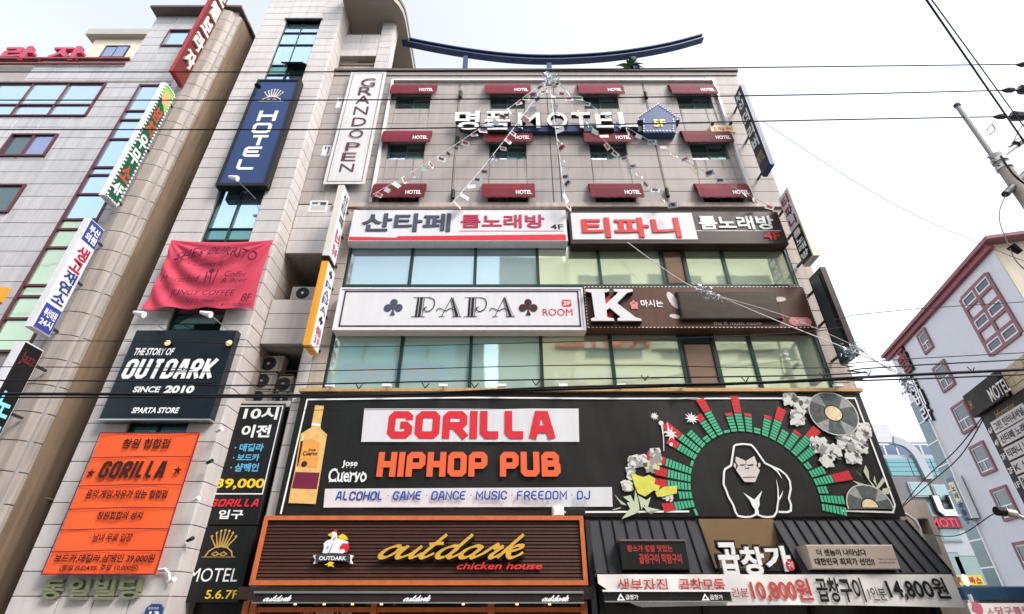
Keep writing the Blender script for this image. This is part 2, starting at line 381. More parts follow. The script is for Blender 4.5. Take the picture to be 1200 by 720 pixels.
# window openings of the motel floors
wx = [(-4.66, -3.2), (-.63, .83), (3.35, 4.81), (7.35, 8.81)]
wz = [(14.35, 15.2), (16.65, 17.6), (19.65, 20.55)]
holes = [(a, b, c, d) for a, b in wx for c, d in wz]
small = [MAIN.box(395, 116, 405, 128), MAIN.box(378, 172, 388, 184), MAIN.box(363, 236.5, 384, 250)]
small = [(a, b, c, d) for a, b, c, d in small]
us = [XL, -6.75, -5.9, -4.66, -3.2, -1.95, -.63, .83, 2.1, 3.35, 4.81, 6.05, 7.35, 8.81, XR]
tiles(bld, 'cladding_panel', MAIN, us, steps(14.32, ZT-.35, .63), PANEL, holes+small, -.14, .19, .013)
def window2(T, P, b, n, fr, gl, cols=2, rows=1, fw=.05, dep=.07, split=None, name='window'):
    u0, u1, z0, z1 = b; mb = MB()
    for a, c, d, e in ((u0,u1,z0,z0+fw),(u0,u1,z1-fw,z1),(u0,u0+fw,z0+fw,z1-fw),(u1-fw,u1,z0+fw,z1-fw)): mb.pbox(P, a, c, d, e, n, n+dep)
    zs = [z0+fw]+([z0+(z1-z0)*split] if split else [z0+(z1-z0)*(j+1)/rows for j in range(rows-1)])+[z1-fw]
    us_ = [u0+fw+(u1-u0-2*fw)*i/cols for i in range(cols+1)]
    for z in zs[1:-1]: mb.pbox(P, u0+fw, u1-fw, z-fw/2, z+fw/2, n, n+dep-.01)
    for u in us_[1:-1]: mb.pbox(P, u-fw/2, u+fw/2, z0+fw, z1-fw, n, n+dep-.015)
    w = T.part(name, mb, fr)
    for i in range(len(us_)-1):
        for j in range(len(zs)-1):
            k = .015*((i+j) % 2)
            T.part('pane', MB().pbox(P, us_[i], us_[i+1], zs[j], zs[j+1], n-.02, n+.02+k), gl[(i*7+j*3) % len(gl)] if isinstance(gl, list) else gl, w)
    return w
GC = M('pale curtain behind glass', (.33, .45, .43), .25, var=.2, scale=3, coat=.6)
for (a, b, c, d) in holes: window2(bld, MAIN, (a, b, c, d), -.13, FRAMET, [GLASSM, GLASSG, GLASSG, GLASSD, GLASSM, GLASSG], 2, 2, .05, .07, .5)
for r in small: window2(bld, MAIN, r, -.03, FRAMEW, [GLASSM, GLASSD], 2, 1, .06, .09)
# rain streaks running down from the sills, uneven in width and length
STN = M('grime streak', (.235, .205, .195), .8, var=.2, scale=5)
mb = MB()
for a, b in wx:
    for c, d in wz[1:]:
        for k in range(5):
            x = a+(b-a)*random.choice((.02, .04, .3, .52, .95, .98, .75)); w = random.uniform(.012, .035); L = random.uniform(.3, 1.1)
            mb.poly(MAIN, [(x-w, c-.02), (x+w, c-.02), (x+w*.2, c-L), (x-w*.3, c-L*.9)], .0585+.0004*k)
bld.part('grime_streak', mb, STN, kind='stuff')
# trim
bld.part('roof_coping', MB().box(XL-.05, XR+.12, -.18, .3, ZT-.1, ZT+.02), M('dark coping', (.13, .105, .10), .5, var=.2))
bld.part('parapet_band', MB().box(XL, XR+.05, -.1, 0, ZT-.33, ZT-.14), PANEL)
bld.part('floor_band', MB().box(-6.3, XR+.03, -.14, .0, 14.12, 14.32), M('pink beige trim', (.45, .36, .32), .6, var=.12, streak=.3))
mb = MB(); mb.box(-4.98, -4.88, -.17, -.05, 14.32, 21.4); mb.box(9.06, 9.16, -.17, -.05, 14.32, 21.4); mb.box(-4.98, 9.16, -.17, -.05, 21.4, 21.5)
bld.part('downpipe', mb, PIPEW)
mb = MB()
for u in (-2.0, 1.8, 2.1, 6.0): mb.box(u-.012, u+.012, -.066, -.05, 14.4, 21.3)
bld.part('cable_conduit', mb, M('conduit', (.06, .05, .05), .6), kind='stuff')
# stone side piers of the middle floors
tiles(bld, 'stone_tile', MAIN, [-5.85, WL], steps(3.6, 14.1, .62), TILEB, (), 0, .05)
tiles(bld, 'stone_tile', MAIN, [-6.2, -5.85], steps(3.6, 14.1, .62), TILE, (), 0, .05)
tiles(bld, 'stone_tile', MAIN, [WR, XR], steps(3.6, 14.1, .62), TILEB, (), 0, .05)
# curtain window bands
def band(z0, z1, ms, label, door, gl):
    fr = MB(); fr.box(WL, WR, -.02, .1, z1-.13, z1); fr.box(WL, WR, -.04, .1, z0, z0+.1)
    e = [WL]+ms+[WR]
    for i, u in enumerate(e):
        w = .05 if 0 < i < len(e)-1 else .07
        fr.box(u-w+(w if i == 0 else 0), u+w-(w if i == len(e)-1 else 0), -.03, .1, z0+.1, z1-.13)
    f = bld.part('window_band', fr, FRAMED, None, label)
    for i in range(len(e)-1):
        if i == door:
            d = MB(); u0, u1 = e[i]+.05, e[i+1]-.05; zm = z1-.45
            d.box(u0, u1, -.05, .05, zm, zm+.06); d.box(u0, u0+.05, -.05, .05, z0+.1, zm); d.box(u1-.05, u1, -.05, .05, z0+.1, zm); d.box(u0+.05, u1-.05, -.05, .05, z0+.1, z0+.16)
            bld.part('casement', d, BLACK, f)
            bld.part('pane', MB().box(u0+.05, u1-.05, .0, .02, z0+.16, zm), glass('brown tinted glass', (.30, .20, .15), .1, .5), f)
            bld.part('pane', MB().box(u0, u1, .06, .08, zm+.06, z1-.13), GLASSD, f)
        else:
            bld.part('pane', MB().box(e[i]+.05, e[i+1]-.05, .04, .06, z0+.1, z1-.13), gl[min(i, len(gl)-1)], f)
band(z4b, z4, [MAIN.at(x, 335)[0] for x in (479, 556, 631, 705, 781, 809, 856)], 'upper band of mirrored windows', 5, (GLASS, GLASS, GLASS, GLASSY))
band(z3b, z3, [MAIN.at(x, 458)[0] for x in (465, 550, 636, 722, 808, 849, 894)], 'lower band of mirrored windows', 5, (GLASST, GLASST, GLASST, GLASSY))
bld.part('ledge', MB().box(-5.95, 10.3, -.34, .0, 6.93, 7.03), M('rusty gilt ledge', (.5, .30, .13), .5, var=.4, scale=9))

# awnings over the motel windows
def awning(cx, zt, w, label):
    T = Thing('awning', label, 'awning', (cx, -.05, zt-.6), 'maroon awnings over the motel windows')
    prof = [(0, zt), (.09, zt-.04), (.17, zt-.18), (.23, zt-.42), (.27, zt-.84), (.23, zt-.84), (.18, zt-.5), (.0, zt-.3)]
    mb = MB(); k = len(prof); x0, x1 = cx-w/2, cx+w/2
    vs = [(x0, -.05-a, z) for a, z in prof]+[(x1, -.05-a, z) for a, z in prof]
    mb.add(vs, [(i, k+i, k+(i+1) % k, (i+1) % k) for i in range(k)]+[tuple(range(k)), tuple(range(k, 2*k))[::-1]])
    T.part('canopy', mb, MAROON)
    v = MB()
    for i in range(12):
        a = x0+w*i/12; v.box(a+.004, a+w/12-.004, -.318, -.312, zt-.89-.015*(i % 2), zt-.84)
    T.part('valance', v, M('dark maroon valance', (.12, .012, .02), .7))
    T.part('lettering', lay(MB(), MAIN, 'HOTEL', (x1-w*.36, x1-.06*w, zt-.75, zt-.55), .33, .03), WHITE)
rown = ('top', 'middle', 'lowest'); coln = ('farthest left', 'second from the left', 'second from the right', 'farthest right')
for r, zt in ((0, 21.18), (1, 18.22), (2, 15.3)):
    for c, cx in enumerate((-3.93, .12, 4.1, 8.06)):
        awning(cx, zt, 1.95, 'maroon HOTEL awning in the %s awning row, %s' % (rown[r], coln[c]))
# small black wall lights between the windows
for i, (px, py, t) in enumerate(((540, 111, 'level with the top awning row, left of centre'), (536, 165, 'level with the middle awning row, left of centre'), (531, 228, 'level with the lowest awning row, left of centre'), (757, 112, 'above the roof of the little 5F house sign'), (782, 226, 'level with the lowest awning row, right of centre'))):
    u, z = MAIN.at(px, py, .15); T = Thing('wall_light', 'small black cylinder wall light ' + t, 'wall light', (u, -.15, z-.2), 'black wall lights on the motel floors')
    T.part('lamp_body', MB().tube([(u, -.15, z-.2), (u, -.15, z+.2)], .07, 8), BLACK); T.part('bracket', MB().box(u-.02, u+.02, -.1, -.05, z-.03, z+.03), BLACK)

# ---- curved roof beam and palm
T = Thing('roof_beam', 'long curved navy steel beam standing on posts above the roof', 'roof beam', (1, 1, ZT))
P1 = Plane(0, 1, 0)
cp = catmull([P1.at(x, y) for x, y in ((463, 44), (500, 52), (546, 60), (595, 66), (643, 68), (695, 66), (741, 61), (785, 53), (822, 43))], 4)
mb = MB(); mb.ribbon(P1, cp, .07, .16, -.16); mb.ribbon(P1, [(a, b-.3) for a, b in cp], .07, .16, -.16); mb.ribbon(P1, [(a, b-.15) for a, b in cp], .24, .04, -.04)
T.part('beam', mb, NAVY)
for x, yt in ((546, 66), (643, 74), (741, 67)):
    a, b = P1.at(x, yt); T.part('post', MB().box(a-.11, a+.11, .85, 1.15, ZT-.1, b-.2), NAVY)
u, z = P1.at(738, 80)
T = Thing('palm', 'small green palm growing on the roof under the navy beam', 'plant', (u, 1, ZT-.2))
T.part('trunk', MB().tube([(u, 1, ZT-.2), (u, 1, ZT+1.75)], .06, 6), BROWN)
LEAF = M('leaf green', (.05, .11, .03), .5, var=.3, scale=8)
for i in range(16):
    a = i*2.4; r = .55+.25*random.random(); mb = MB(); pts = []
    for t in (0, .3, .6, 1): pts.append(Vector((u+cos(a)*r*t, 1+sin(a)*r*t, ZT+1.75+.75*t-1.0*t*t*random.uniform(.7, 1.1))))
    for k in range(3):
        w0, w1 = (.05, .07, .06, .0)[k], (.05, .07, .06, .0)[k+1]; s = Vector((-sin(a), cos(a), 0))
        mb.add([pts[k]-s*w0, pts[k]+s*w0, pts[k+1]+s*w1, pts[k+1]-s*w1], [(0, 1, 2, 3)])
    T.part('frond', mb, LEAF)

# ---- 명품 MOTEL raised letters
T = Thing('motel_sign', 'raised white 명품 MOTEL letters on a navy beam across the taupe wall', 'sign', (1.2, -.3, 18.3))
n = .45
a, b, c, d = MAIN.box(550, 149.5, 752, 156, .2); T.part('beam', MB().pbox(MAIN, a, b, c, d, .08, .28), NAVY)
LS = M('letter side', (.03, .03, .04), .5)
for s, px in (('명', (533, 130, 562, 152)), ('품', (568, 130.5, 598, 152)), ('M', (607, 132, 633, 149.5)), ('O', (641, 131.5, 665, 150)), ('T', (670, 132, 692, 149.5)), ('E', (698, 132, 718, 149.5)), ('L', (725, 131.5, 746, 148.5))):
    bb = MAIN.box(*px, n=n)
    T.part('letter', lay(MB(), MAIN, s, (bb[0]+.03, bb[1]+.03, bb[2]-.05, bb[3]-.05), n-.03, .024 if ord(s) > 500 else .0, 0, .14 if s != 'M' else 0), LS)
    T.part('letter', lay(MB(), MAIN, s, bb, n, .022 if ord(s) > 500 else .012), WHITE, None, 'white letter ' + s)
T = Thing('house_sign', 'navy house-shaped 5F sign edged with small white bulbs', 'sign', (5.2, -.3, 18.1))
def mp(P, pts, n=0): return [P.at(x, y, n) for x, y in pts]
hp = mp(MAIN, ((773, 121.5), (797, 138), (797, 141), (792, 141), (792, 155.5), (755, 155.5), (755, 141), (748, 141), (748, 138)), .4)
T.part('panel', MB().poly(MAIN, hp, .4, .08), NAVYS)
mb = MB()
for i in range(len(hp)):
    a, b = hp[i], hp[(i+1) % len(hp)]; L = math.hypot(b[0]-a[0], b[1]-a[1]); k = max(1, int(L/.13))
    cxx, czz = 5.35, 18.75
    for j in range(k):
        q = (a[0]+(b[0]-a[0])*j/k, a[1]+(b[1]-a[1])*j/k); q = (q[0]+(cxx-q[0])*.07, q[1]+(czz-q[1])*.07)
        mb.poly(MAIN, circ(q[0], q[1], .032, k=6), .44, .4)
T.part('bulbs', mb, WHITE, kind='stuff')
put(T, MAIN, '5F', (766, 140, 780, 148.5), .43, GOLD, bold=.025)
# small yellowish plate with two little lamps
T = Thing('wall_plate', 'small pale yellow plate with red writing under two tiny black lamps', 'sign', (7.9, -.2, 18))
b = MAIN.box(833, 147, 861, 155, .2); T.part('plate', MB().pbox(MAIN, *b, .05, .2), M('cream plate', (.75, .62, .36), .5)); put(T, MAIN, '전 객실 완비', (836, 149, 858, 153), .206, RED)
for f in (.12, .88):
    u = b[0]+(b[1]-b[0])*f; T.part('lamp', MB().box(u-.05, u+.05, -.28, -.1, b[3]+.02, b[3]+.1), BLACK)

# ---- roof bunting: five strings of little printed flags
FL = [M('flag white', (.7, .72, .74), .6), M('flag pale green', (.4, .55, .5), .6), M('flag pale pink', (.62, .33, .35), .6), M('flag cream', (.62, .52, .38), .6), M('flag blue grey', (.3, .36, .45), .6)]
FPR = M('flag print', (.10, .09, .13), .7); FPR2 = M('flag red print', (.35, .05, .07), .7)
def flagmesh(w, h, m):
    me = mesh('flag', [(0, 0, 0), (w, 0, -.03), (w, .05, -h), (0, .03, -h), (0, .012, 0), (w, .012, -.03), (w, .062, -h), (0, .042, -h)], [(0,1,2,3),(7,6,5,4),(0,4,5,1),(1,5,6,2),(2,6,7,3),(3,7,4,0)], m)
    return me
FM = [flagmesh(.34, .22, m) for m in FL]
FP = [mesh('flag_print', [(.04, -.008, -.04), (.26, -.005, -.06), (.26, .018, -.16), (.04, .012, -.15)], [(0,1,2,3)], m) for m in (FPR, FPR2)]
top = MAIN.at(643, 92, .9)
ends = [((437, 228), 'running down to the far left', 22), ((528, 240), 'running down to the left of centre', 16), ((664, 243), 'hanging straight down the middle', 14), ((787, 242), 'running down to the right of centre', 17), ((905, 243), 'running down to the far right', 20)]
for (e, lab, k) in ends:
    q = MAIN.at(*e, .75); A = Vector(MAIN.p(*top, .9)); B = Vector(MAIN.p(*q, .75))
    T = Thing('bunting', 'string of small printed flags ' + lab + ' from the roof edge', 'bunting', tuple(A), 'bunting strings fanning out below the roof beam')
    pt = lambda t: A.lerp(B, t)+Vector((0, 0, -.9*t*(1-t)*1.2))
    T.part('string', MB().tube([pt(i/14) for i in range(15)], .012, 4), WHITE)
    for i in range(k):
        t = (i+.8)/(k+.3); p = pt(t); f = T.inst('flag', random.choice(FM[:1]*4+FM), p)
        f.rotation_euler = (random.uniform(-.5, .5), random.uniform(-.3, .8), random.uniform(-1.0, 1.0)); f.scale = [random.uniform(.75, .98)]*3
        if random.random() < .7:
            g = bpy.data.objects.new('print', random.choice(FP)); S.collection.objects.link(g); g.parent = f
T = Thing('tinsel_knot', 'crumpled silver tinsel knot where the bunting strings meet at the roof', 'decoration', tuple(MAIN.p(*top, .9)))
def crumple(mb, c, r, k):
    for i in range(k):
        d = Vector([random.gauss(0, 1) for _ in range(3)]).normalized(); p = Vector(c)+d*r*random.uniform(.1, 1)
        a, b = Vector([random.uniform(-1, 1) for _ in range(3)])*r*.45, Vector([random.uniform(-1, 1) for _ in range(3)])*r*.45
        mb.add([p, p+a, p+b], [(0, 1, 2)])
    return mb
TINS = M('silver tinsel', (.55, .6, .66), .25, metal=.7, var=.4, scale=30)
T.part('tinsel', crumple(MB(), MAIN.p(*top, .9), .32, 70), TINS)
T.part('tail', crumple(MB(), MAIN.p(top[0]+.3, top[1]-.2, .9), .3, 30), FL[1])

# ================================================================== SIGN BOXES ON THE FACADE
def signbox(name, label, px, n1, m, n0=.0, bev=.02, frame=None, fw=.06, ref=None, cat='sign'):
    b = MAIN.box(*px, n=n1, ref=ref); T = Thing(name, label, cat, ((b[0]+b[1])/2, -n0, b[2]))
    if frame:
        mb = MB(); u0, u1, z0, z1 = b
        for r in ((u0,u1,z0,z0+fw),(u0,u1,z1-fw,z1),(u0,u0+fw,z0+fw,z1-fw),(u1-fw,u1,z0+fw,z1-fw)): mb.pbox(MAIN, *r, n0, n1)
        T.part('frame', mb, frame); T.part('panel', MB().pbox(MAIN, u0+fw, u1-fw, z0+fw, z1-fw, n0, n1-.025), m)
    else: T.part('panel', MB().bevbox(MAIN, *b, n0, n1, bev), m)
    return T, b
# 산타페
T, b = signbox('signboard', 'white 산타페 룸노래방 4F signboard with a red stripe along its bottom', (411, 246, 664, 283), .4, WHITEB, ref=264)
T.part('red_stripe', MB().poly(MAIN, [(b[0]+.03, b[2]+.04), (b[1]-.06, b[2]+.04), (b[1]-.06, b[2]+.3), (b[0]+1.7, b[2]+.22), (b[0]+1.65, b[2]+.16), (b[0]+.03, b[2]+.2)], .404), RED)
SLATE = M('slate blue letters', (.06, .07, .11), .5)
put(T, MAIN, '산타페', (424, 250, 528, 271), .43, SLATE, bold=.022, depth=.03)
put(T, MAIN, '룸노래방', (540, 251.5, 638, 267), .42, M('crimson letters', (.42, .03, .08), .5), bold=.022, depth=.02)
put(T, MAIN, '4F', (645, 263, 660, 269), .406, BLACK); T.part('thin_rule', MB().pbox(MAIN, *MAIN.box(538, 270.6, 660, 271.4, .4), .4, .405), RED)
# 티파니
T, b = signbox('signboard', '티파니 룸노래방 4F signboard, half white with red letters and half dark brown', (667.5, 248, 918, 286), .4, M('dark brown sign face', (.045, .03, .028), .35, var=.2), ref=267)
w = MAIN.box(670, 250, 814, 281, .4); T.part('white_panel', MB().pbox(MAIN, *w, .4, .415), WHITEB)
SCAR = M('scarlet letters', (.58, .03, .03), .5)
T.part('lettering', lay(MB(), MAIN, '티파니', MAIN.box(682, 255, 797, 278, .45), .45, .028, 0, .04), SCAR)
put(T, MAIN, '룸노래방', (819, 253, 907, 269), .43, WHITE, bold=.024, depth=.02); put(T, MAIN, '4F', (895, 272, 914, 281), .43, RED, bold=.02)
T.part('thin_rule', MB().pbox(MAIN, *MAIN.box(814, 270.4, 915, 271, .4), .4, .405), WHITE)
# PAPA
T, b = signbox('signboard', 'long white PAPA ROOM 3F signboard with a club on either side of the name', (394, 337, 685, 387), .42, WHITEB, frame=M('sign rim', (.66, .65, .66), .4), ref=362)
fr = MAIN.box(400.5, 341, 679.5, 383, .4); mb = MB(); t = .045
for r in ((fr[0],fr[1],fr[2],fr[2]+t),(fr[0],fr[1],fr[3]-t,fr[3]),(fr[0],fr[0]+t,fr[2],fr[3]),(fr[1]-t,fr[1],fr[2],fr[3])): mb.pbox(MAIN, *r, .395, .405)
T.part('border', mb, M('border plum', (.05, .02, .05), .5))
def club(mb, P, b, n):
    u0, u1, z0, z1 = b; w, h = u1-u0, z1-z0; X = lambda a: u0+a*w; Z = lambda a: z0+a*h
    mb.poly(P, circ(X(.5), Z(.78), w*.2, h*.22, 16), n); mb.poly(P, circ(X(.21), Z(.45), w*.21, h*.23, 16), n+.001); mb.poly(P, circ(X(.79), Z(.45), w*.21, h*.23, 16), n+.002)
    mb.poly(P, [(X(.44), Z(.62)), (X(.4), Z(.45)), (X(.47), Z(.3)), (X(.36), Z(0)), (X(.64), Z(0)), (X(.53), Z(.3)), (X(.6), Z(.45)), (X(.56), Z(.62))], n+.003)
    return mb
for x, mm in ((450, SLATE), (608, M('plum', (.05, .015, .02), .5))):
    T.part('club', club(MB(), MAIN, MAIN.box(x, 350.5, x+22, 369.5, .41), .41), mm)
def papaP(mb, P, b, n):
    u0, u1, z0, z1 = b; w, h = u1-u0, z1-z0; q = lambda a, c: (u0+a*w, z0+c*h)
    for r, t in (((.17, .26), 0), ((.3, .42), 1), ((.47, .5), 0)): mb.poly(P, [q(r[0], .03), q(r[1], .03), q(r[1]+.03, .97), q(r[0]+.03, .97)], n)
    for z in (0, .97): mb.poly(P, [q(0, z), q(.62 if z == 0 else .75, z), q(.62 if z == 0 else .75, z+.03), q(0, z+.03)], n+.001)
    c = catmull([q(.7, .985), q(.92, .9), q(1, .68), q(.93, .42), q(.75, .28), q(.6, .3), q(.55, .42), q(.66, .5)], 5); mb.ribbon(P, c, .035*w+.008, n+.002)
def papaA(mb, P, b, n):
    u0, u1, z0, z1 = b; w, h = u1-u0, z1-z0; q = lambda a, c: (u0+a*w, z0+c*h)
    mb.ribbon(P, [q(.12, .02), q(.56, 1)], .02*w+.008, n); mb.poly(P, [q(.78, .02), q(.92, .02), q(.64, .85), q(.56, 1), q(.54, .94)], n+.001); mb.ribbon(P, [q(.7, .02), q(.5, .9)], .02*w+.005, n+.0012); mb.ribbon(P, [q(1.0, .02), q(.6, 1)], .015*w+.004, n+.0014)
    mb.ribbon(P, [q(0, .02), q(.26, .02)], .03*h, n+.002); mb.ribbon(P, [q(.62, .02), q(1.06, .02)], .03*h, n+.0022)
    mb.ribbon(P, catmull([q(-.12, .3), q(-.05, .42), q(.1, .4), q(.3, .3), q(.5, .42), q(.68, .36)], 5), .03*w+.008, n+.003)
for x, g, k in ((483, papaP, 26), (515, papaA, 25), (544, papaP, 26), (577, papaA, 25)):
    mb = MB(); g(mb, MAIN, MAIN.box(x, 348.5, x+k, 371.5, .41), .41); T.part('letter', mb, M('papa ink', (.02, .01, .018), .6))
put(T, MAIN, 'ROOM', (636, 362, 671, 370), .405, RED, bold=.0); r = MAIN.box(658.5, 351.5, 669.5, 359.5, .4)
T.part('badge', MB().poly(MAIN, cham([(r[0], r[2]), (r[1], r[2]), (r[1], r[3]), (r[0], r[3])], .04, True), .405), RED); put(T, MAIN, '3F', (660, 353, 668.5, 358), .41, WHITE, bold=.015)
# K sign
T, b = signbox('signboard', 'brown karaoke signboard with a huge white K and a dark screen on it', (686, 335.5, 950, 385), .42, M('chocolate sign face', (.095, .042, .027), .45, var=.18, streak=.2), ref=360)
kb = MAIN.box(688, 339, 749, 376, .6); kq = lambda pts, n=0: [(kb[0]+(kb[1]-kb[0])*a, kb[2]+(kb[3]-kb[2])*c) for a, c in pts]
kp = [(.05,0),(.48,0),(.48,.07),(.36,.11),(.36,.33),(.43,.40),(.62,.11),(.55,.07),(.55,0),(1.0,0),(1.0,.06),(.90,.10),(.58,.55),(.80,.88),(.92,.93),(.92,1),(.55,1),(.55,.94),(.64,.90),(.36,.52),(.36,.89),(.46,.93),(.46,1),(.0,1),(.0,.93),(.11,.89),(.13,.11),(.05,.07)]
T.part('letter', MB().poly(MAIN, kq([(a+.015, c-.02) for a, c in kp]), .55, .42), BLACK)
T.part('letter', MB().poly(MAIN, kq([(.3,.1),(.45,.1),(.6,.5),(.45,.85),(.3,.6)]), .47, .42), RED, None, 'red inner letter shadow')
T.part('letter', MB().poly(MAIN, kq(kp), .6, .56), WHITEB, None, 'huge white letter K')
put(T, MAIN, '술', (738, 352, 748, 362), .44, M('pink print', (.75, .25, .28), .5), bold=.03); put(T, MAIN, '마시는', (751, 351.5, 777, 360), .44, WHITE, bold=.02)
leafm = M('pale petal', (.62, .56, .55), .5)
def ell(px, py, rx, rz, ang, n):
    c = MAIN.at(px, py, n); return [(c[0]+x*cos(ang)-z*sin(ang), c[1]+x*sin(ang)+z*cos(ang)) for x, z in circ(0, 0, rx, rz, 14)]
mb = MB(); mb.poly(MAIN, ell(788.5, 352, .13, .33, .35, .43), .43); mb.poly(MAIN, ell(791, 371, .17, .08, -.15, .43), .431); mb.poly(MAIN, ell(914, 351, .2, .09, .1, .43), .432)
T.part('petal', mb, leafm); T.part('red_spot', MB().poly(MAIN, ell(915, 371, .09, .12, 0, .43), .433), RED)
sc = MAIN.box(796, 341.5, 913, 374.5, .55, ref=358); T.part('screen', MB().bevbox(MAIN, *sc, .42, .55, .03), M('dark screen frame', (.03, .02, .018), .3)); T.part('screen_glass', MB().pbox(MAIN, sc[0]+.05, sc[1]-.05, sc[2]+.05, sc[3]-.05, .55, .556), glass('bronze screen', (.03, .02, .012), .3, .3, .01, 3))
put(T, MAIN, 'the K music room', (836, 377, 892, 381), .43, M('cream print', (.7, .6, .45), .5), bold=.0)
r = MAIN.box(925, 372, 951, 382, .43); T.part('badge', MB().poly(MAIN, cham([(r[0], r[2]), (r[1], r[2]), (r[1], r[3]), (r[0], r[3])], .1, True), .43), M('coral badge', (.72, .22, .22), .5)); put(T, MAIN, '3층', (931, 374, 945, 380), .436, M('pale pink', (.8, .55, .55), .5))
mb = MB(); k = 60
for i in range(k):
    for z in (b[2]+.03, b[3]-.03): u = b[0]+(b[1]-b[0])*(i+.25)/k; mb.pbox(MAIN, u, u+.045, z-.012, z+.012, .42, .43)
for i in range(14): z = b[2]+(b[3]-b[2])*(i+.3)/14; mb.pbox(MAIN, b[1]-.035, b[1]-.01, z, z+.04, .42, .43); mb.pbox(MAIN, b[0]+.01, b[0]+.03, z, z+.04, .42, .43)
T.part('edge_bulbs', mb, WHITE, kind='stuff')

# ================================================================== GORILLA BANNER
T = Thing('gorilla_banner', 'huge black GORILLA HIPHOP PUB banner stretched across the second floor', 'banner', (2.2, -.3, 3.6))
NB = .28; B = (-5.88, 10.22, 3.58, 6.9)
wr = lambda u, z: .012*sin(u*2.1+z)+.004*sin(u*5.3-z*2.2)+.002*sin(u*9+z*4)
BF = M('black banner vinyl', (.014, .0135, .013), .42, var=.35, scale=.9, bump=.12, bscale=3, streak=.2, spec=.3)
T.part('vinyl', cloth(MAIN, B, NB-.03, 90, 20, wr), BF)
T.part('backing', MB().box(B[0]+.02, B[1]-.02, -.2, -.0, B[2]+.02, B[3]-.02), CONC)
def bp(pts): return [MAIN.at(x, y, NB) for x, y in pts]
def z1c(x0, y0, sc): return lambda pts: bp([(x0+x/sc, y0+y/sc) for x, y in pts])
mb = MB(); u0, u1, z0, z1 = B
mb.ribbon(MAIN, [(u0+.16, z0+.06), (u0+.22, z1-.2), (-1, z1-.14), (3, z1-.17), (u1-.2, z1-.16), (u1-.2, z0+.28), (u1-.32, z0+.1), (8.6, z0+.14)], .045, NB); mb.ribbon(MAIN, [(1.2, z0+.1), (4.7, z0+.12)], .045, NB)
T.part('border_line', mb, WHITE)
q = bp([(427, 479), (678, 479), (681, 518), (421, 518)]); T.part('white_box', MB().poly(MAIN, [(q[0][0], q[0][1]), (q[1][0], q[1][1]), (q[2][0]-.05, q[2][1]), (q[3][0]+.05, q[3][1])], NB), WHITEB)
T.part('lettering', block(MB(), MAIN, 'GORILLA', MAIN.box(454.5, 482, 649.5, 514.5, NB), NB+.006, .265, wch=.58, gap=.34, r=.105), RED, None, 'red GORILLA lettering')
T.part('lettering', block(MB(), MAIN, 'HIPHOP PUB', MAIN.box(442.5, 530, 656.5, 559, NB), NB+.006, .255, wch=.56, gap=.36, r=.09), ORANGE, None, 'orange HIPHOP PUB lettering')
q = bp([(381, 573), (717, 571), (718, 594), (379, 595)]); T.part('white_box', MB().poly(MAIN, q, NB), WHITEB)
T.part('lettering', block(MB(), MAIN, 'ALCOHOL · GAME · DANCE · MUSIC · FREEDOM · DJ', MAIN.box(394, 576, 691, 586.5, NB), NB+.006, .17, wch=.6, gap=.3, r=.16, shear=.08), BLUEP, None, 'blue line of words')
# bottle
Z = z1c(325, 460, 4.8)
T.part('bottle_print', MB().poly(MAIN, Z([(213,72),(262,76),(243,188),(245,205),(280,237),(215,628),(62,622),(75,545),(98,440),(132,232),(190,198),(195,172)]), NB), M('amber print', (.72, .45, .16), .45, var=.25, scale=6))
T.part('bottle_label', MB().poly(MAIN, Z([(102,448),(238,452),(222,545),(80,540)]), NB+.003), M('wine print', (.17, .02, .05), .5))
T.part('bottle_label', MB().poly(MAIN, Z([(130,275),(190,262),(240,285),(222,425),(110,415)]), NB+.003), M('orange label print', (.75, .33, .08), .5, var=.15, scale=8))
T.part('bottle_label', MB().poly(MAIN, Z([(195,172),(243,178),(243,190),(192,186)]), NB+.003), WHITE)
T.part('bottle_highlight', MB().poly(MAIN, Z([(140,240),(152,236),(112,440),(104,438)]), NB+.003), M('pale amber print', (.8, .66, .38), .5))
mb = MB(); lay(mb, MAIN, 'Jose', MAIN.box(361, 525.5, 370, 530, NB), NB+.006, .02); lay(mb, MAIN, 'Cuervo', MAIN.box(355, 529, 372, 534, NB), NB+.0065, .03); c = MAIN.at(356.5, 544, NB); mb.poly(MAIN, circ(c[0], c[1], .08, k=12), NB+.006)
T.part('lettering', mb, M('dark wine print', (.06, .015, .03), .5))
def goth(mb, s, px, n):       # blackletter-like: heavy letters plus slanting spurs
    b = MAIN.box(*px, n=n); lay(mb, MAIN, s, b, n, .02); w = (b[1]-b[0])/len(s)
    for i in range(len(s)):
        u = b[0]+w*(i+.3); h = b[3]-b[2]
        for z in (b[2]+.0*h, b[2]+.66*h): mb.poly(MAIN, [(u-.1*w, z+.04*h), (u+.03*w, z-.05*h), (u+.16*w, z+.04*h), (u+.03*w, z+.12*h)], n+.001)
mb = MB(); goth(mb, 'Jose', (401, 539.5, 419, 548.5), NB+.004); goth(mb, 'Cuervo', (385, 549, 430, 565), NB+.005)
T.part('lettering', mb, WHITE, None, 'white blackletter lettering beside the bottle')
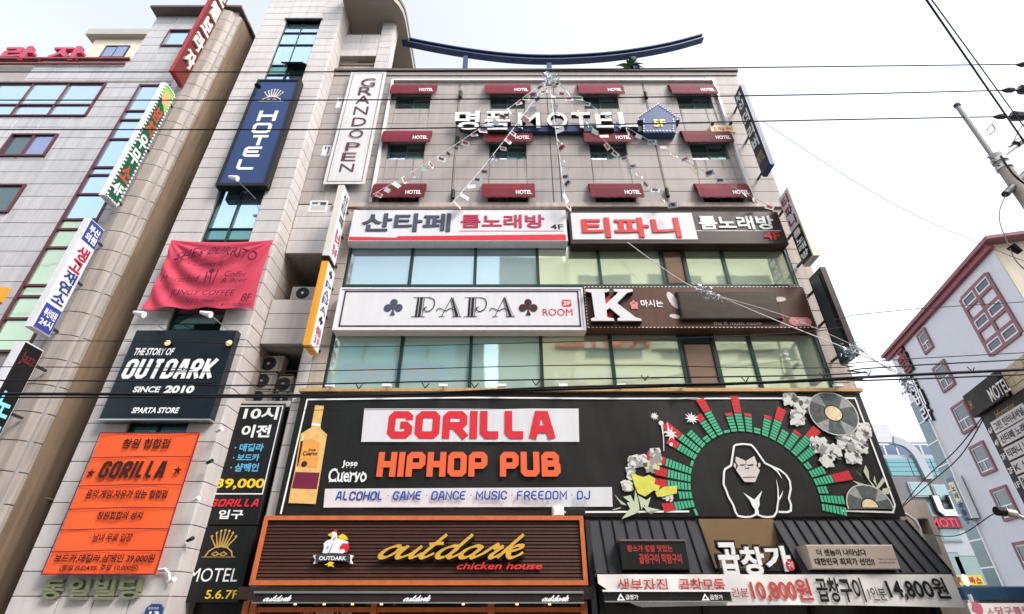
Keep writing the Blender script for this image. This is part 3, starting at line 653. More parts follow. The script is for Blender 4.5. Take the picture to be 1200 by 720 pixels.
# equaliser ring
c0, R0 = (6.50, 4.12), 1.66
bars = [(2,0),(5,0),(6,3),(4,0),(7,4),(7,3),(8,5),(1,0),(6,3),(7,5),(6,0),(2,0),(6,2),(8,4),(1,0),(5,1),(6,5),(5,1),(2,0),(6,1),(7,4),(5,0),(6,1),(8,4),(7,3),(2,0),(5,0),(6,5),(3,0),(7,0),(7,1),(1,0)]
mg, mr, me_ = MB(), MB(), MB()
for i, (g, r) in enumerate(bars):
    a = radians(202-220*i/(len(bars)-1)); rad = Vector((cos(a), sin(a))); tn = Vector((-sin(a), cos(a)))
    for k in range(g+r):
        s = .088; r0 = R0+k*s; 
        if r > 0 and k >= g: s = .1; r0 = R0+g*.088+(k-g)*s
        w0, w1 = .078+.012*k*.3, .08+.012*(k+1)*.3; pad = .022 if k < g else .006
        ps = [rad*(r0)+tn*w0, rad*(r0)-tn*w0, rad*(r0+s-pad)-tn*w1, rad*(r0+s-pad)+tn*w1]; ps = [(c0[0]+p.x, c0[1]+p.y) for p in ps]
        if min(p[1] for p in ps) < B[2]+.0 or max(p[1] for p in ps) > B[3]+.12: continue
        (mg if k < g else mr).poly(MAIN, ps, NB+.004)
T.part('equaliser_bars', mg, GREENP, None, 'mint green equaliser bars', 'stuff'); T.part('equaliser_bars', mr, M('equaliser red', (.55, .03, .04), .5), None, 'red equaliser tips', 'stuff')
# gorilla drawing
Z = z1c(835, 510, 6.857)
outl = [(262,660),(205,650),(185,620),(165,560),(130,500),(112,450),(88,395),(92,300),(100,275),(148,245),(160,170),(172,90),(190,78),(250,72),(312,80),(340,110),(420,225),(480,255),(540,280),(590,320),(620,370),(628,430),(612,510),(630,560),(628,608),(600,620),(530,618)]
mb = MB(); mb.ribbon(MAIN, Z(outl), .05, NB+.004); mb.ribbon(MAIN, Z([(262,660),(310,656),(345,640),(352,600)]), .045, NB+.0045)
mb.ribbon(MAIN, Z([(362,600),(365,640),(400,655),(440,660),(490,655),(515,620),(528,520),(525,430),(512,360)]), [.045]*6+[.04, .03, .008], NB+.005)
mb.ribbon(MAIN, Z([(470,252),(520,290),(558,350)]), [.04, .05, .005], NB+.0055); mb.ribbon(MAIN, Z([(532,520),(555,480),(565,448)]), [.045, .03, .005], NB+.006)
mb.poly(MAIN, Z([(245,462),(335,520),(398,448),(375,520),(378,560),(362,600),(362,640),(340,640),(340,600),(318,570),(300,525)]), NB+.0065)
T.part('gorilla_outline', mb, WHITE)
FACE = M('gorilla face print', (.62, .55, .54), .5)
mb = MB(); mb.poly(MAIN, Z([(188,172),(268,208),(335,168),(358,225),(350,245),(380,285),(342,378),(258,378),(188,282),(205,245),(182,210)]), NB+.004)
mb.poly(MAIN, Z([(172,220),(190,240),(186,272),(168,250)]), NB+.0045); mb.poly(MAIN, Z([(366,230),(382,220),(384,250),(368,265)]), NB+.0045)
T.part('gorilla_face', mb, FACE)
mb = MB()
for p in ([(218,236),(262,238),(268,244),(222,246)], [(278,240),(330,234),(326,246),(280,247)], [(260,260),(275,268),(290,260),(300,262),(280,275),(262,270)], [(242,338),(346,334),(346,340),(242,344)], [(266,200),(270,200),(270,240),(266,240)]):
    mb.poly(MAIN, Z(p), NB+.008)
T.part('gorilla_features', mb, BLACK)
# flowers, splashes, records, leaves
def blob(c, r, k, jag=.5, sq=1):
    return [(c[0]+cos(2*pi*i/k)*r*(1+jag*(random.random()-.5)*2*(i % 2)), c[1]+sin(2*pi*i/k)*r*sq*(1+jag*(random.random()-.5)*2*(i % 2))) for i in range(k)]
FG = [M('petal white print', (.66, .64, .62), .5), M('petal grey print', (.30, .29, .28), .5), M('petal dark print', (.09, .09, .085), .5), M('petal pale yellow print', (.6, .58, .30), .5)]
def flowers(zone, cnt, r0, r1, mats=(0, 0, 1, 1, 2)):
    mbs = {}; e = 0
    for i in range(cnt):
        p = random.choice(zone); c = MAIN.at(p[0]+random.uniform(-p[2], p[2]), p[1]+random.uniform(-p[2], p[2]), NB)
        m = random.choice(mats); e += 1; s = random.uniform(r0, r1)*(.6 if m == 2 else 1)
        mbs.setdefault(m, MB()).poly(MAIN, blob(c, s, 8, .8), NB+.002+e*.00004)
    for m, x in mbs.items(): T.part('flower_print', x, FG[m], kind='stuff')
flowers([(743, 542, 5), (768, 533, 5), (765, 546, 7), (740, 555, 4), (752, 540, 5), (735, 570, 3), (780, 580, 6)], 260, .03, .10, (0, 0, 1, 1, 2, 3))
flowers([(940, 475, 8), (935, 490, 6), (960, 522, 8), (975, 530, 7), (990, 515, 10), (1005, 522, 10), (1012, 505, 6), (968, 540, 5), (925, 468, 5), (1000, 535, 6)], 620, .03, .11, (0, 0, 0, 1, 2))
Z = z1c(715, 460, 4.645)
YP = M('yellow flower print', (.62, .60, .10), .5, var=.25, scale=7)
T.part('flower_print', MB().poly(MAIN, Z([(112,440),(180,462),(210,450),(245,470),(240,500),(270,510),(262,540),(235,535),(190,568),(150,550),(130,500)]), NB+.02), YP)
T.part('flower_print', MB().poly(MAIN, Z([(245,545),(290,515),(365,508),(362,550),(290,568),(255,570)]), NB+.02), YP)
mb = MB(); e = 0
for p in ([(22,555),(60,610),(90,615),(50,585)],[(8,640),(60,625),(55,632),(20,642)],[(70,570),(110,560),(150,640),(120,610)],[(135,530),(150,580),(160,640),(130,600)],[(150,560),(200,590),(170,640)],[(200,640),(220,570),(180,600)],[(90,600),(150,600),(160,660),(110,640)],[(60,690),(105,640),(115,670)],[(170,610),(230,665),(200,650)],[(180,620),(270,640),(210,650)],[(100,640),(145,620),(140,660),(90,680)]):
    e += 1; mb.poly(MAIN, Z(p), NB+.021+e*.0003)
T.part('leaf_print', mb, M('pale leaf print', (.5, .55, .40), .5), kind='stuff')
mb = MB()
def splat(px, py, r, k=11):
    c = MAIN.at(px, py, NB); mb.poly(MAIN, [(c[0]+cos(2*pi*i/(2*k))*r*(1 if i % 2 else random.uniform(.3, .55)), c[1]+sin(2*pi*i/(2*k))*r*(random.uniform(.7, 1.2) if i % 2 else .45)) for i in range(2*k)], NB+.006)
splat(767, 488, .13); splat(810.5, 490.5, .2); splat(786, 509, .2, 8)
mb.ribbon(MAIN, Z([(282,180),(290,240),(292,320)]), [.05, .03, .02], NB+.0065); c = Z([(277,168)])[0]; mb.poly(MAIN, circ(c[0], c[1], .07, k=12), NB+.007); c = Z([(332,283)])[0]; mb.poly(MAIN, circ(c[0], c[1], .05, k=12), NB+.007)
mb.ribbon(MAIN, Z([(310,170),(325,215)]), .03, NB+.0075); mb.ribbon(MAIN, Z([(345,235),(300,215),(280,225)]), [.09, .05, .01], NB+.008)
T.part('splash_print', mb, M('splash print', (.7, .66, .66), .5), kind='stuff')
def record(px, py, rpx, tilt, half=False):
    c = MAIN.at(px, py, NB); R = MAIN.at(px+rpx, py, NB)[0]-c[0]
    k = dict(a0=-.1, a1=pi+.1, k=20) if half else dict(k=30)
    rz = .93*R
    clip = lambda pts: [(min(a, B[1]-.03), min(max(b, B[2]+.02), B[3]-.0)) for a, b in pts]
    T.part('record_print', MB().poly(MAIN, clip(circ(c[0], c[1], R, rz, **k)), NB+.03), M('record rim print', (.55, .53, .5), .4))
    T.part('record_print', MB().poly(MAIN, clip(circ(c[0], c[1], R*.95, rz*.95, **k)), NB+.031), M('record groove print', (.10, .108, .108), .4, var=.75, scale=9))
    for a in (.6, 2.2, 3.9, 5.2):
        if half and a > 3: continue
        T.part('record_print', MB().poly(MAIN, clip([(c[0]+cos(a)*R*.36, c[1]+sin(a)*rz*.36)]+circ(c[0], c[1], R*.93, rz*.93, 5, a-.25, a+.3)), NB+.0315), M('record sheen print', (.3, .31, .31), .35, var=.5, scale=9))
    T.part('record_print', MB().poly(MAIN, clip(circ(c[0], c[1], R*.38, rz*.38, **k)), NB+.032), BLACK)
    T.part('record_print', MB().poly(MAIN, clip(circ(c[0], c[1], R*.33, rz*.33, **k)), NB+.033), M('record label print', (.74, .58, .36), .5, var=.35, scale=14))
record(976, 485, 28.5, 0); record(1019, 594, 27, 0, True)
Z = z1c(910, 455, 4.5); mb = MB(); e = 0
for p in ([(458,440),(468,405),(485,440),(490,490),(475,470)],[(475,470),(520,520),(515,530)],[(520,530),(560,470),(572,490),(540,530)],[(400,488),(470,510),(490,528),(440,515)],[(515,460),(530,520),(510,490)],[(410,430),(450,465),(440,458)],[(560,530),(600,525),(590,560),(550,560)],[(480,500),(520,535),(570,550),(530,548)]):
    e += 1; mb.poly(MAIN, Z(p), NB+.006+e*.0003)
T.part('leaf_print', mb, M('spiky leaf print', (.5, .52, .36), .5), kind='stuff')

# floodlights on the ledge above the banner
for i, px in enumerate((386, 453, 519, 588, 660, 728, 800, 983)):
    u, z = MAIN.at(px, 452, .5)
    T = Thing('floodlight', 'small white floodlight on the ledge over the black banner, number %s from the left' % ('one two three four five six seven eight'.split()[i]) if i not in (0, 7) else ('small white floodlight at the left end of the ledge over the black banner' if i == 0 else 'small white floodlight at the right end of the ledge over the black banner'), 'floodlight', (u, -.3, 7.03), 'white floodlights along the ledge above the gorilla banner')
    T.part('lamp_head', MB().box(u-.12, u+.12, -.52, -.42, z-.03, z+.05), WHITE); T.part('arm', MB().tube([(u, -.3, 7.02), (u, -.48, z-.05)], .018, 5), SILVER)

# ================================================================== SHOPFRONT: outdark
T = Thing('shop_signboard', 'dark plank signboard in an orange wood frame with gold script lettering', 'sign', (-1.6, -.5, 2))
SB = MAIN.box(302, 604.5, 686, 686, .7, ref=660); SB = (MAIN.at(302, 640, .7)[0], MAIN.at(686, 640, .7)[0], MAIN.at(500, 686, .7)[1], MAIN.at(500, 604.5, .7)[1]); fw = .1
mb = MB()
for r in ((SB[0],SB[1],SB[2],SB[2]+fw),(SB[0],SB[1],SB[3]-fw,SB[3]),(SB[0],SB[0]+fw,SB[2]+fw,SB[3]-fw),(SB[1]-fw,SB[1],SB[2]+fw,SB[3]-fw)): mb.pbox(MAIN, *r, .2, .7)
T.part('frame', mb, WOODO)
T.part('backing', MB().pbox(MAIN, SB[0]+fw, SB[1]-fw, SB[2]+fw, SB[3]-fw, .2, .6), BLACK)
zs = steps(SB[2]+fw, SB[3]-fw, (SB[3]-SB[2]-2*fw)/17)
for j in range(17):
    mb = MB(); z0, z1 = zs[j], zs[j+1]-.014; x0, x1 = SB[0]+fw+.004, SB[1]-fw-.004
    mb.add([MAIN.p(x0, z0, .6), MAIN.p(x1, z0, .6), MAIN.p(x1, z0, .655), MAIN.p(x0, z0, .655), MAIN.p(x1, z1, .635), MAIN.p(x0, z1, .635), MAIN.p(x1, z1, .6), MAIN.p(x0, z1, .6)], [(0,1,2,3),(3,2,4,5),(5,4,6,7),(0,3,5,7),(1,6,4,2)])
    T.part('plank', mb, PLANKM)
def script(mb, P, strokes, b, n, w, shear=.62, n0=None):
    u0, u1, z0, z1 = b; H = z1-z0; mx = max(p[0]+shear*p[1] for s in strokes for p in s); mn = min(p[0]+shear*p[1] for s in strokes for p in s); k = (u1-u0)/(mx-mn); e = 0
    for s in strokes:
        c = catmull([(u0+(p[0]+shear*p[1]-mn)*k, z0+p[1]*H) for p in s], 6); ws = []
        for i in range(len(c)):
            a, d = c[max(i-1, 0)], c[min(i+1, len(c)-1)]; ang = math.atan2(d[1]-a[1], d[0]-a[0]); ws.append(w*(.28+.72*abs(sin(ang-.35))))
        mb.ribbon(P, c, ws, n+e, n0); e += .0006
def let(c, x):     # cursive letters as pen strokes, x-height .5, ascender 1
    o = [(.36,.45),(.22,.5),(.06,.38),(.03,.18),(.12,.03),(.26,.04),(.36,.2),(.38,.36),(.36,.45)]
    d = {'o': [o, [(.36,.42),(.45,.42),(.55,.5)]], 'u': [[(.02,.5),(0,.2),(.06,.03),(.18,.04),(.34,.22),(.4,.5)], [(.4,.5),(.37,.18),(.42,.03),(.52,.06),(.6,.2)]],
     't': [[(.14,1),(.08,.5),(.05,.14),(.12,.02),(.22,.05),(.32,.2)], [(-.06,.58),(.12,.6),(.3,.62)]], 'd': [o, [(.42,1),(.38,.5),(.36,.16),(.42,.03),(.52,.06),(.62,.2)]],
     'a': [o, [(.4,.5),(.36,.18),(.4,.03),(.5,.06),(.6,.2)]], 'r': [[(.0,.2),(.1,.5),(.14,.55),(.18,.42),(.3,.46),(.32,.4),(.26,.15),(.3,.02),(.4,.05),(.5,.2)]], 'k': [[(.1,1),(.05,.5),(.0,.0)], [(.04,.25),(.2,.5),(.36,.5),(.34,.36),(.14,.27)], [(.14,.27),(.26,.08),(.38,.02),(.5,.12),(.55,.24)]]}
    return [[(x+p[0], p[1]) for p in s] for s in d[c]]
def outdark():
    st = []; x = 0
    for c, a in (('o', .5), ('u', .6), ('t', .42), ('d', .62), ('a', .6), ('r', .48), ('k', .5)): st += let(c, x); x += a
    return st
bb = MAIN.box(448, 626.5, 614, 654, .78)
mb = MB(); script(mb, MAIN, outdark(), (bb[0]+.03, bb[1]+.03, bb[2]-.045, bb[3]-.045), .74, .125, n0=.66); T.part('lettering', mb, BLACK, None, 'dark backing of the script')
mb = MB(); script(mb, MAIN, outdark(), bb, .78, .135); T.part('lettering', mb, GOLD, None, 'gold outdark script')
T.part('lettering', lay(MB(), MAIN, 'chicken house', MAIN.box(536, 659, 636, 667.5, .71), .71, .02, .5, .02), M('red script', (.7, .05, .04), .4))
# rooster badge
Z10 = lambda pts: [MAIN.at(355+x/10.29, 610+y/10.29, .74) for x, y in pts]
bd = Thing('rooster_badge', 'white rooster badge over a dark OUTDARK ribbon on the plank signboard', 'sign', MAIN.p(*Z10([(360, 400)])[0], .7))
bd.part('body', MB().poly(MAIN, Z10([(230,390),(250,330),(245,280),(280,245),(340,225),(345,140),(385,130),(405,180),(400,215),(470,220),(545,260),(520,300),(470,300),(450,400),(300,405)]), .72, .66), WHITE)
bd.part('arm', MB().poly(MAIN, Z10([(440,320),(480,275),(550,280),(555,330),(525,390),(450,390)]), .725), RED)
bd.part('hand', MB().poly(MAIN, Z10([(450,355),(490,345),(510,375),(480,400),(445,395)]), .73), WHITE)
bd.part('beak', MB().poly(MAIN, Z10([(295,175),(330,150),(365,180),(350,205)]), .725), YEL); bd.part('wing', MB().poly(MAIN, Z10([(425,185),(480,160),(520,185),(545,230),(500,235),(430,215)]), .725), YEL)
bd.part('comb', MB().poly(MAIN, Z10([(370,130),(390,105),(408,115),(405,150)]), .725), RED)
mb = MB()
for p in ([(300,400),(360,270),(368,272),(312,405)], [(280,330),(310,300),(300,345)], [(360,225),(395,190),(392,210),(372,245)]): mb.poly(MAIN, Z10(p), .728)
bd.part('shading_line', mb, M('blue grey line', (.22, .25, .38), .5))
bd.part('ribbon_tail', MB().poly(MAIN, Z10([(120,425),(170,410),(170,515),(120,525),(145,480)]), .73, .69), WHITE); bd.part('ribbon_tail', MB().poly(MAIN, Z10([(555,410),(610,425),(580,475),(600,525),(555,515)]), .73, .69), WHITE)
bd.part('ribbon', MB().poly(MAIN, Z10([(155,415),(260,398),(360,392),(460,398),(570,415),(570,510),(460,490),(360,484),(260,490),(155,510)]), .745, .7), M('ribbon grey', (.05, .05, .06), .4))
bd.part('lettering', lay(MB(), MAIN, 'OUTDARK', (Z10([(195,455)])[0][0], Z10([(525,455)])[0][0], Z10([(0,482)])[0][1], Z10([(0,432)])[0][1]), .75, .03), WHITE)
bd.part('star', MB().poly(MAIN, Z10([(255,540),(300,515),(320,495),(350,500),(375,510),(350,535),(375,565),(330,550),(300,560),(300,535)]), .735, .7), YEL)
# outdark awning cassette, interior
T = Thing('shop_awning', 'dark rolled awning with three white outdark scripts under the plank signboard', 'awning', (-1.6, -.9, 1.7))
r = MAIN.box(297, 693.5, 684, 706.5, 1.1, ref=700); T.part('cassette', MB().bevbox(MAIN, *r, .3, 1.1, .02), M('awning brown black', (.03, .02, .018), .4))
T.part('rail', MB().pbox(MAIN, r[0], r[1], r[3]-.035, r[3]+.01, 1.1, 1.13), SILVER); T.part('rail', MB().pbox(MAIN, r[0], r[1], r[2]-.015, r[2]+.012, 1.1, 1.13), SILVER)
for a, b2 in ((310, 341), (474, 504), (636, 666)):
    q = MAIN.box(a, 698, b2, 704.5, 1.12); mb = MB(); script(mb, MAIN, outdark(), q, 1.125, .045); T.part('lettering', mb, WHITE)
LAMPW = M('warm lamp', (1, .55, .25), .5, emit=1.5, emcol=(1, .45, .15))
for i, px in enumerate((346, 380, 413, 447, 543, 606, 644)):
    u, z = MAIN.at(px, 708, .95); T = Thing('downlight', 'small glowing warm spot under the dark shop awning, %s from the left' % 'first second third fourth fifth sixth seventh'.split()[i], 'lamp', (u, -.95, z-.03), 'warm spots under the outdark awning')
    T.part('housing', MB().tube([(u, -.95, z+.02), (u, -.95, z+.12)], .05, 8), BLACK); T.part('bulb', MB().tube([(u, -.95, z-.02), (u, -.95, z+.02)], .03, 8), LAMPW)
T = Thing('shopfront', 'dark glazed shopfront with orange wooden posts under the outdark awning', 'shopfront', (-1.6, -.2, 0))
for x in (-6.05, -5.88, -3.1, -.4, 1.75): T.part('timber_post', MB().box(x, x+.14, -.5, -.1, .13, 1.72), WOODO)
T.part('timber_rail', MB().box(-5.74, 1.75, -.46, -.14, 1.5, 1.6), WOODO)
T.part('glazing', MB().box(-5.8, 1.75, -.2, -.1, .13, 1.72), M('dark interior glass', (.02, .018, .016), .1, var=.3)); T.part('fascia', MB().box(-6.1, 2.0, -.85, -.1, 1.75, 2.0), M('brown black fascia', (.03, .018, .015), .6))
put(T, MAIN, 'Open', (352, 716, 366, 721), .25, M('signal red', (.5, .05, .04), .5)); put(T, MAIN, '1F Chicken 1 Pub', (356, 716, 412, 722), .24, M('pale print', (.6, .5, .4), .5))
for px in (667, 652): u, z = MAIN.at(px, 600, .9)
T = Thing('white_box_light', 'small white box lamp standing on top of the plank signboard', 'lamp', (0.95, -.5, 3.4)); b = MAIN.box(648, 594, 661, 604.5, .65); T.part('housing', MB().bevbox(MAIN, b[0], b[1], SB[3], b[3], .3, .65, .03), WHITE)
T = Thing('black_box_light', 'small black box lamp beside the white one on the plank signboard', 'lamp', (1.35, -.5, 3.4)); b = MAIN.box(665, 595.5, 686, 605, .65); T.part('housing', MB().bevbox(MAIN, b[0], b[1], SB[3], b[3], .3, .65, .03), BLACK)

# ================================================================== SHOPFRONT: 곱창가
T = Thing('seam_roof', 'sloping slate grey standing-seam roof over the tripe restaurant front', 'roof', (6.2, -.5, 2.2))
def slope(x0, x1, ns, cat, yb):
    zt, zb = 3.5, 2.28; m = MB()
    m.add([(x0, -.2, zt), (x1, -.2, zt), (x1, yb, zb), (x0, yb, zb), (x0, .0, zt), (x1, .0, zt), (x1, .0, zb), (x0, .0, zb)], [(3,2,1,0),(0,1,5,4),(2,3,7,6),(1,2,6,5),(3,0,4,7)])
    T.part('roof_sheet', m, ZINC)
    for i in range(ns+1):
        x = x0+(x1-x0)*i/ns; a = .012; m = MB()
        m.add([(x-a, -.2, zt), (x+a, -.2, zt), (x+a, yb, zb), (x-a, yb, zb), (x-a, -.235, zt+.03), (x+a, -.235, zt+.03), (x+a, yb-.035, zb+.03), (x-a, yb-.035, zb+.03)], [(4,7,6,5),(0,3,7,4),(1,5,6,2),(2,6,7,3),(0,4,5,1)])
        T.part('seam', m, M('dark seam', (.012, .012, .014), .7, spec=.1))
    T.part('gutter', MB().box(x0-.02, x1+.02, yb-.015, yb+.06, zb-.08, zb), DGREY)
slope(2.1, 4.9, 9, '', -.78); slope(6.78, 10.2, 12, '', -1.0)
T.part('end_post', MB().box(1.98, 2.1, -.6, 0, .13, 3.45), DGREY)
T = Thing('letter_panel', 'plain brown wall panel between the two slate roofs behind the 곱창가 letters', 'panel', (5.8, -.2, 2.2)); T.part('board', MB().box(4.9, 6.78, -.3, 0, 2.2, 3.52), M('tan brown board', (.22, .14, .075), .45, var=.12))
T = Thing('restaurant_letters', 'big white brush-style 곱창가 letters outlined in black with a red seal', 'sign', (5.8, -.8, 2.3))
for s, px in (('곱', (842, 636, 866, 675)), ('창', (868, 641, 896, 675)), ('가', (896, 640, 926, 670))):
    bq = MAIN.box(*px, n=.9); e = .055
    T.part('letter', lay(MB(), MAIN, s, (bq[0]-e, bq[1]+e, bq[2]-e, bq[3]+e), .88, .07, 0, .06), BLACK, None, 'black outline'); T.part('letter', lay(MB(), MAIN, s, bq, .93, .035, 0, .05), WHITE, None, 'white letter ' + s)
b = MAIN.box(922, 656, 931, 669, .95); T.part('seal', MB().poly(MAIN, cham([(b[0], b[2]), (b[1], b[2]), (b[1], b[3]), (b[0], b[3])], .06, True), .95, .85), RED); put(T, MAIN, '구이', (923.5, 658, 929.5, 667), .956, WHITE)
T.part('mounting_bar', MB().box(4.95, 6.75, -.86, -.3, 2.32, 2.38), DGREY)
T = Thing('led_board', 'black board with red handwritten lines on the left slate roof', 'sign', (3.6, -.8, 2.3))
b = MAIN.box(728, 634.5, 806, 668.5, .95); T.part('cabinet', MB().bevbox(MAIN, *b, .3, .95, .02), BLACKS); T.part('top_rim', MB().pbox(MAIN, b[0], b[1], b[3], b[3]+.04, .3, .97), M('taupe metal', (.16, .13, .12), .4))
LEDR = M('dull red print', (.42, .05, .04), .5)
put(T, MAIN, '황소가 정말 맛있는', (735, 639, 788, 647), .956, LEDR, bold=.03); put(T, MAIN, '곱창구이 막창구이', (749, 649, 799, 661), .956, LEDR, bold=.03)
T = Thing('slogan_board', 'cream board with two black lines of Korean slogan on the right slate roof', 'sign', (8.4, -.9, 2.3))
b = MAIN.box(948, 638.5, 1051, 667.5, 1.15, ref=653); T.part('cabinet', MB().bevbox(MAIN, *b, .3, 1.15, .02), M('beige sign face', (.42, .34, .28), .4, var=.08)); 
put(T, MAIN, '더 센놈이 나타났다', (957, 643.5, 1015, 651.5), 1.156, BLACK, bold=.025); put(T, MAIN, '대한민국 최저가 선언!!', (955, 654, 1024.5, 662.5), 1.156, BLACK, bold=.03)
put(T, MAIN, '가맹점 모집 창업 문의', (1029, 654.5, 1050, 656.5), 1.156, BLACK, bold=0); put(T, MAIN, '1688-0000 상담 환영', (1030, 658.5, 1049, 660.5), 1.156, BLACK, bold=0)
# price banner
T = Thing('price_banner', 'white cloth price banner with brush lettering 10,800원 in red and 14,800원 in black', 'banner', (6.2, -1.05, 1.6))
PB = MAIN.box(700, 671.5, 1118, 714, 1.08, ref=671.5); fn = lambda u, z: .025*sin(u*3+z*5)*(2.4-z)+.015*sin(u*7.3)
x0, x1 = PB[0], MAIN.at(1116, 672, 1.08)[0]; nx = 60; mb = MB()
zb = lambda u: 1.58+.6*max(0, min(1, (x0+.9-u)/.9))**1.2*.8+.06*sin(max(0, min(1, (u-x0)/(x1-x0)))*3)
for sd in (0, .012):
    vs = []
    for j in range(7):
        for i in range(nx+1): u = x0+(x1-x0)*i/nx; z = zb(u)+(2.24-zb(u))*j/6; vs.append(MAIN.p(u, z, 1.06+fn(u, z)-sd))
    mb.add(vs, [(j*(nx+1)+i, j*(nx+1)+i+1, (j+1)*(nx+1)+i+1, (j+1)*(nx+1)+i) for j in range(6) for i in range(nx)])
T.part('cloth', mb, M('white banner cloth', (.78, .74, .72), .75, var=.06, bump=.2, bscale=6), smooth=True)
RB = M('brush red', (.5, .06, .05), .6); NP = 1.09
put(T, MAIN, '생부자집', (724, 678, 782, 695), NP, RB, bold=.01, nf=fn); put(T, MAIN, '곱창모둠', (796, 678, 850, 694), NP, RB, bold=.02, nf=fn); put(T, MAIN, '1인분', (853, 689, 877, 700), NP, RB, bold=.005, nf=fn)
put(T, MAIN, '10,800원', (880, 678, 951, 706), NP, RB, bold=.022, shear=-.08, nf=fn); put(T, MAIN, '곱창구이', (957, 677, 1011, 706), NP, BLACK, bold=.022, nf=fn); put(T, MAIN, '1인분', (1017, 688, 1039, 704), NP, BLACK, bold=.008, nf=fn)
put(T, MAIN, '14,800원', (1040, 677, 1110, 704), NP, BLACK, bold=.025, shear=-.08, nf=fn)
T = Thing('shop_awning', 'dark rolled awning with two small 곱창가 logos in front of the price banner', 'awning', (3.5, -1.3, 1.6))
r = MAIN.box(708, 692.5, 857, 705, 1.3, ref=698); T.part('cassette', MB().bevbox(MAIN, *r, .9, 1.3, .02), BLACKS); T.part('rail', MB().pbox(MAIN, r[0]-.03, r[1]+.02, r[3]-.02, r[3]+.02, 1.3, 1.33), WHITE); T.part('rail', MB().pbox(MAIN, r[0], r[1], r[2]-.015, r[2]+.01, 1.3, 1.32), SILVER)
for x in (724, 823):
    b = MAIN.box(x, 697, x+7, 703, 1.31); T.part('emblem', MB().ribbon(MAIN, [(b[0], b[2]), (b[1], b[2]), ((b[0]+b[1])/2, b[3])], .03, 1.31, closed=True), WHITE); put(T, MAIN, '곱창가', (x+9, 697, x+24, 703), 1.31, WHITE, bold=.02)
T = Thing('shopfront', 'dark shaded shopfront below the long white price banner', 'shopfront', (6.2, -.2, 0))
T.part('glazing', MB().box(2.1, 10.2, -.25, -.05, .13, 2.25), M('dark interior glass', (.02, .018, .016), .1))
for x in (2.2, 4.6, 7.1, 10.0): T.part('door_post', MB().box(x, x+.1, -.35, -.25, .13, 2.2), BLACK)

# ================================================================== STAIR TOWER
TX0, TX1, TY, TZT = -11.22, -7.62, -.8, 31.0
tw = Thing('stair_tower', 'tall narrow pale stone tower with a strip of blue glass between the two taller signs', 'tower', ((TX0+TX1)/2, TY, 0))
gx0, gx1 = -10.12, -8.5
tw.part('wall', MB().box(TX0+.04, gx0, TY+.05, 5, 0, TZT).box(gx1, TX1-.04, TY+.05, 5, 0, TZT).box(gx0, gx1, TY+.35, 5, 0, TZT).box(gx0, gx1, TY+.05, TY+.35, 0, 5.3).box(gx0, gx1, TY+.05, TY+.35, TOW.at(340, 24)[1], TZT), TILEJ)
gz0, gz1 = 5.3, TOW.at(340, 24)[1]
zz = steps(.3, TZT, .5)
tiles(tw, 'stone_tile', TOW, [TX0, gx0], zz, TILE, (), -.05, .05); tiles(tw, 'stone_tile', TOW, [gx1, TX1], zz, TILE, (), -.05, .05)
tiles(tw, 'stone_tile', TOW, [gx0, (gx0+gx1)/2, gx1], [z for z in zz if z <= 5.35], TILE, (), -.05, .05)
tiles(tw, 'stone_tile', TOW, [gx0, (gx0+gx1)/2, gx1], [gz1+.12, gz1+.62, gz1+1.12, gz1+1.62, gz1+2.1], TILE, (), -.05, .05)
SIDE = Plane(TX1, 0, pi/2)                       # u = world y, faces +x
tiles(tw, 'stone_tile', SIDE, [TY+.01, .06], zz, TILE, (), -.04, .05)
tiles(tw, 'stone_tile', SIDE, [.06, 1.3, 2.6], [z for z in zz if z < 14.3], TILEB, (), -.04, .05)
fr = MB(); fr.box(gx0, gx0+.06, TY+.1, TY+.25, gz0, gz1); fr.box(gx1-.06, gx1, TY+.1, TY+.25, gz0, gz1); xm = (gx0+gx1)/2-.05; fr.box(xm-.03, xm+.03, TY+.12, TY+.25, gz0, gz1); fr.box(gx0-.05, gx1+.05, TY-.06, TY+.3, gz1, gz1+.1)
GZ = [gz0]+[TOW.at(250, y)[1] for y in (497, 384, 375.5, 366, 278.5, 265, 219, 84, 73, 49, 35)]+[gz1]; GZ = sorted(set(round(z, 3) for z in GZ))
for z in GZ[1:-1]: fr.box(gx0+.06, xm-.03, TY+.13, TY+.25, z-.025, z+.025); fr.box(xm+.03, gx1-.06, TY+.13, TY+.25, z-.025, z+.025)
gf = tw.part('window_strip', fr, FRAMED)
GLT = glass('green tinted glass', (.13, .30, .29), .05, .7)
for j in range(len(GZ)-1):
    thin = GZ[j+1]-GZ[j] < .9
    for a, b in ((gx0+.06, xm-.03), (xm+.03, gx1-.06)): tw.part('pane', MB().box(a, b, TY+.18, TY+.2, GZ[j]+.025, GZ[j+1]-.025), GLT if any(TOW.at(250, y)[1] > GZ[j] and TOW.at(250, y)[1] < GZ[j+1] for y in (80, 270, 371, 380, 505)) else GLASSB, gf)
for x0, y0, x1, y1 in ((333, 71, 358, 79), (219, 365, 258, 384)):    # opened awning sashes
    b = TOW.box(x0, y0, x1, y1, .1); mb = MB()
    mb.hexa([(b[0], TY-.35, b[2]), (b[1], TY-.35, b[2]), (b[1], TY-.31, b[2]-.02), (b[0], TY-.31, b[2]-.02), (b[0], TY+.1, b[3]), (b[1], TY+.1, b[3]), (b[1], TY+.14, b[3]), (b[0], TY+.14, b[3])])
    s_ = tw.part('open_sash', mb, FRAMED); tw.part('stay', MB().tube([(b[0]+.05, TY-.33, b[2]), (b[0]+.05, TY+.15, b[2]+.1)], .012, 4), SILVER, s_)
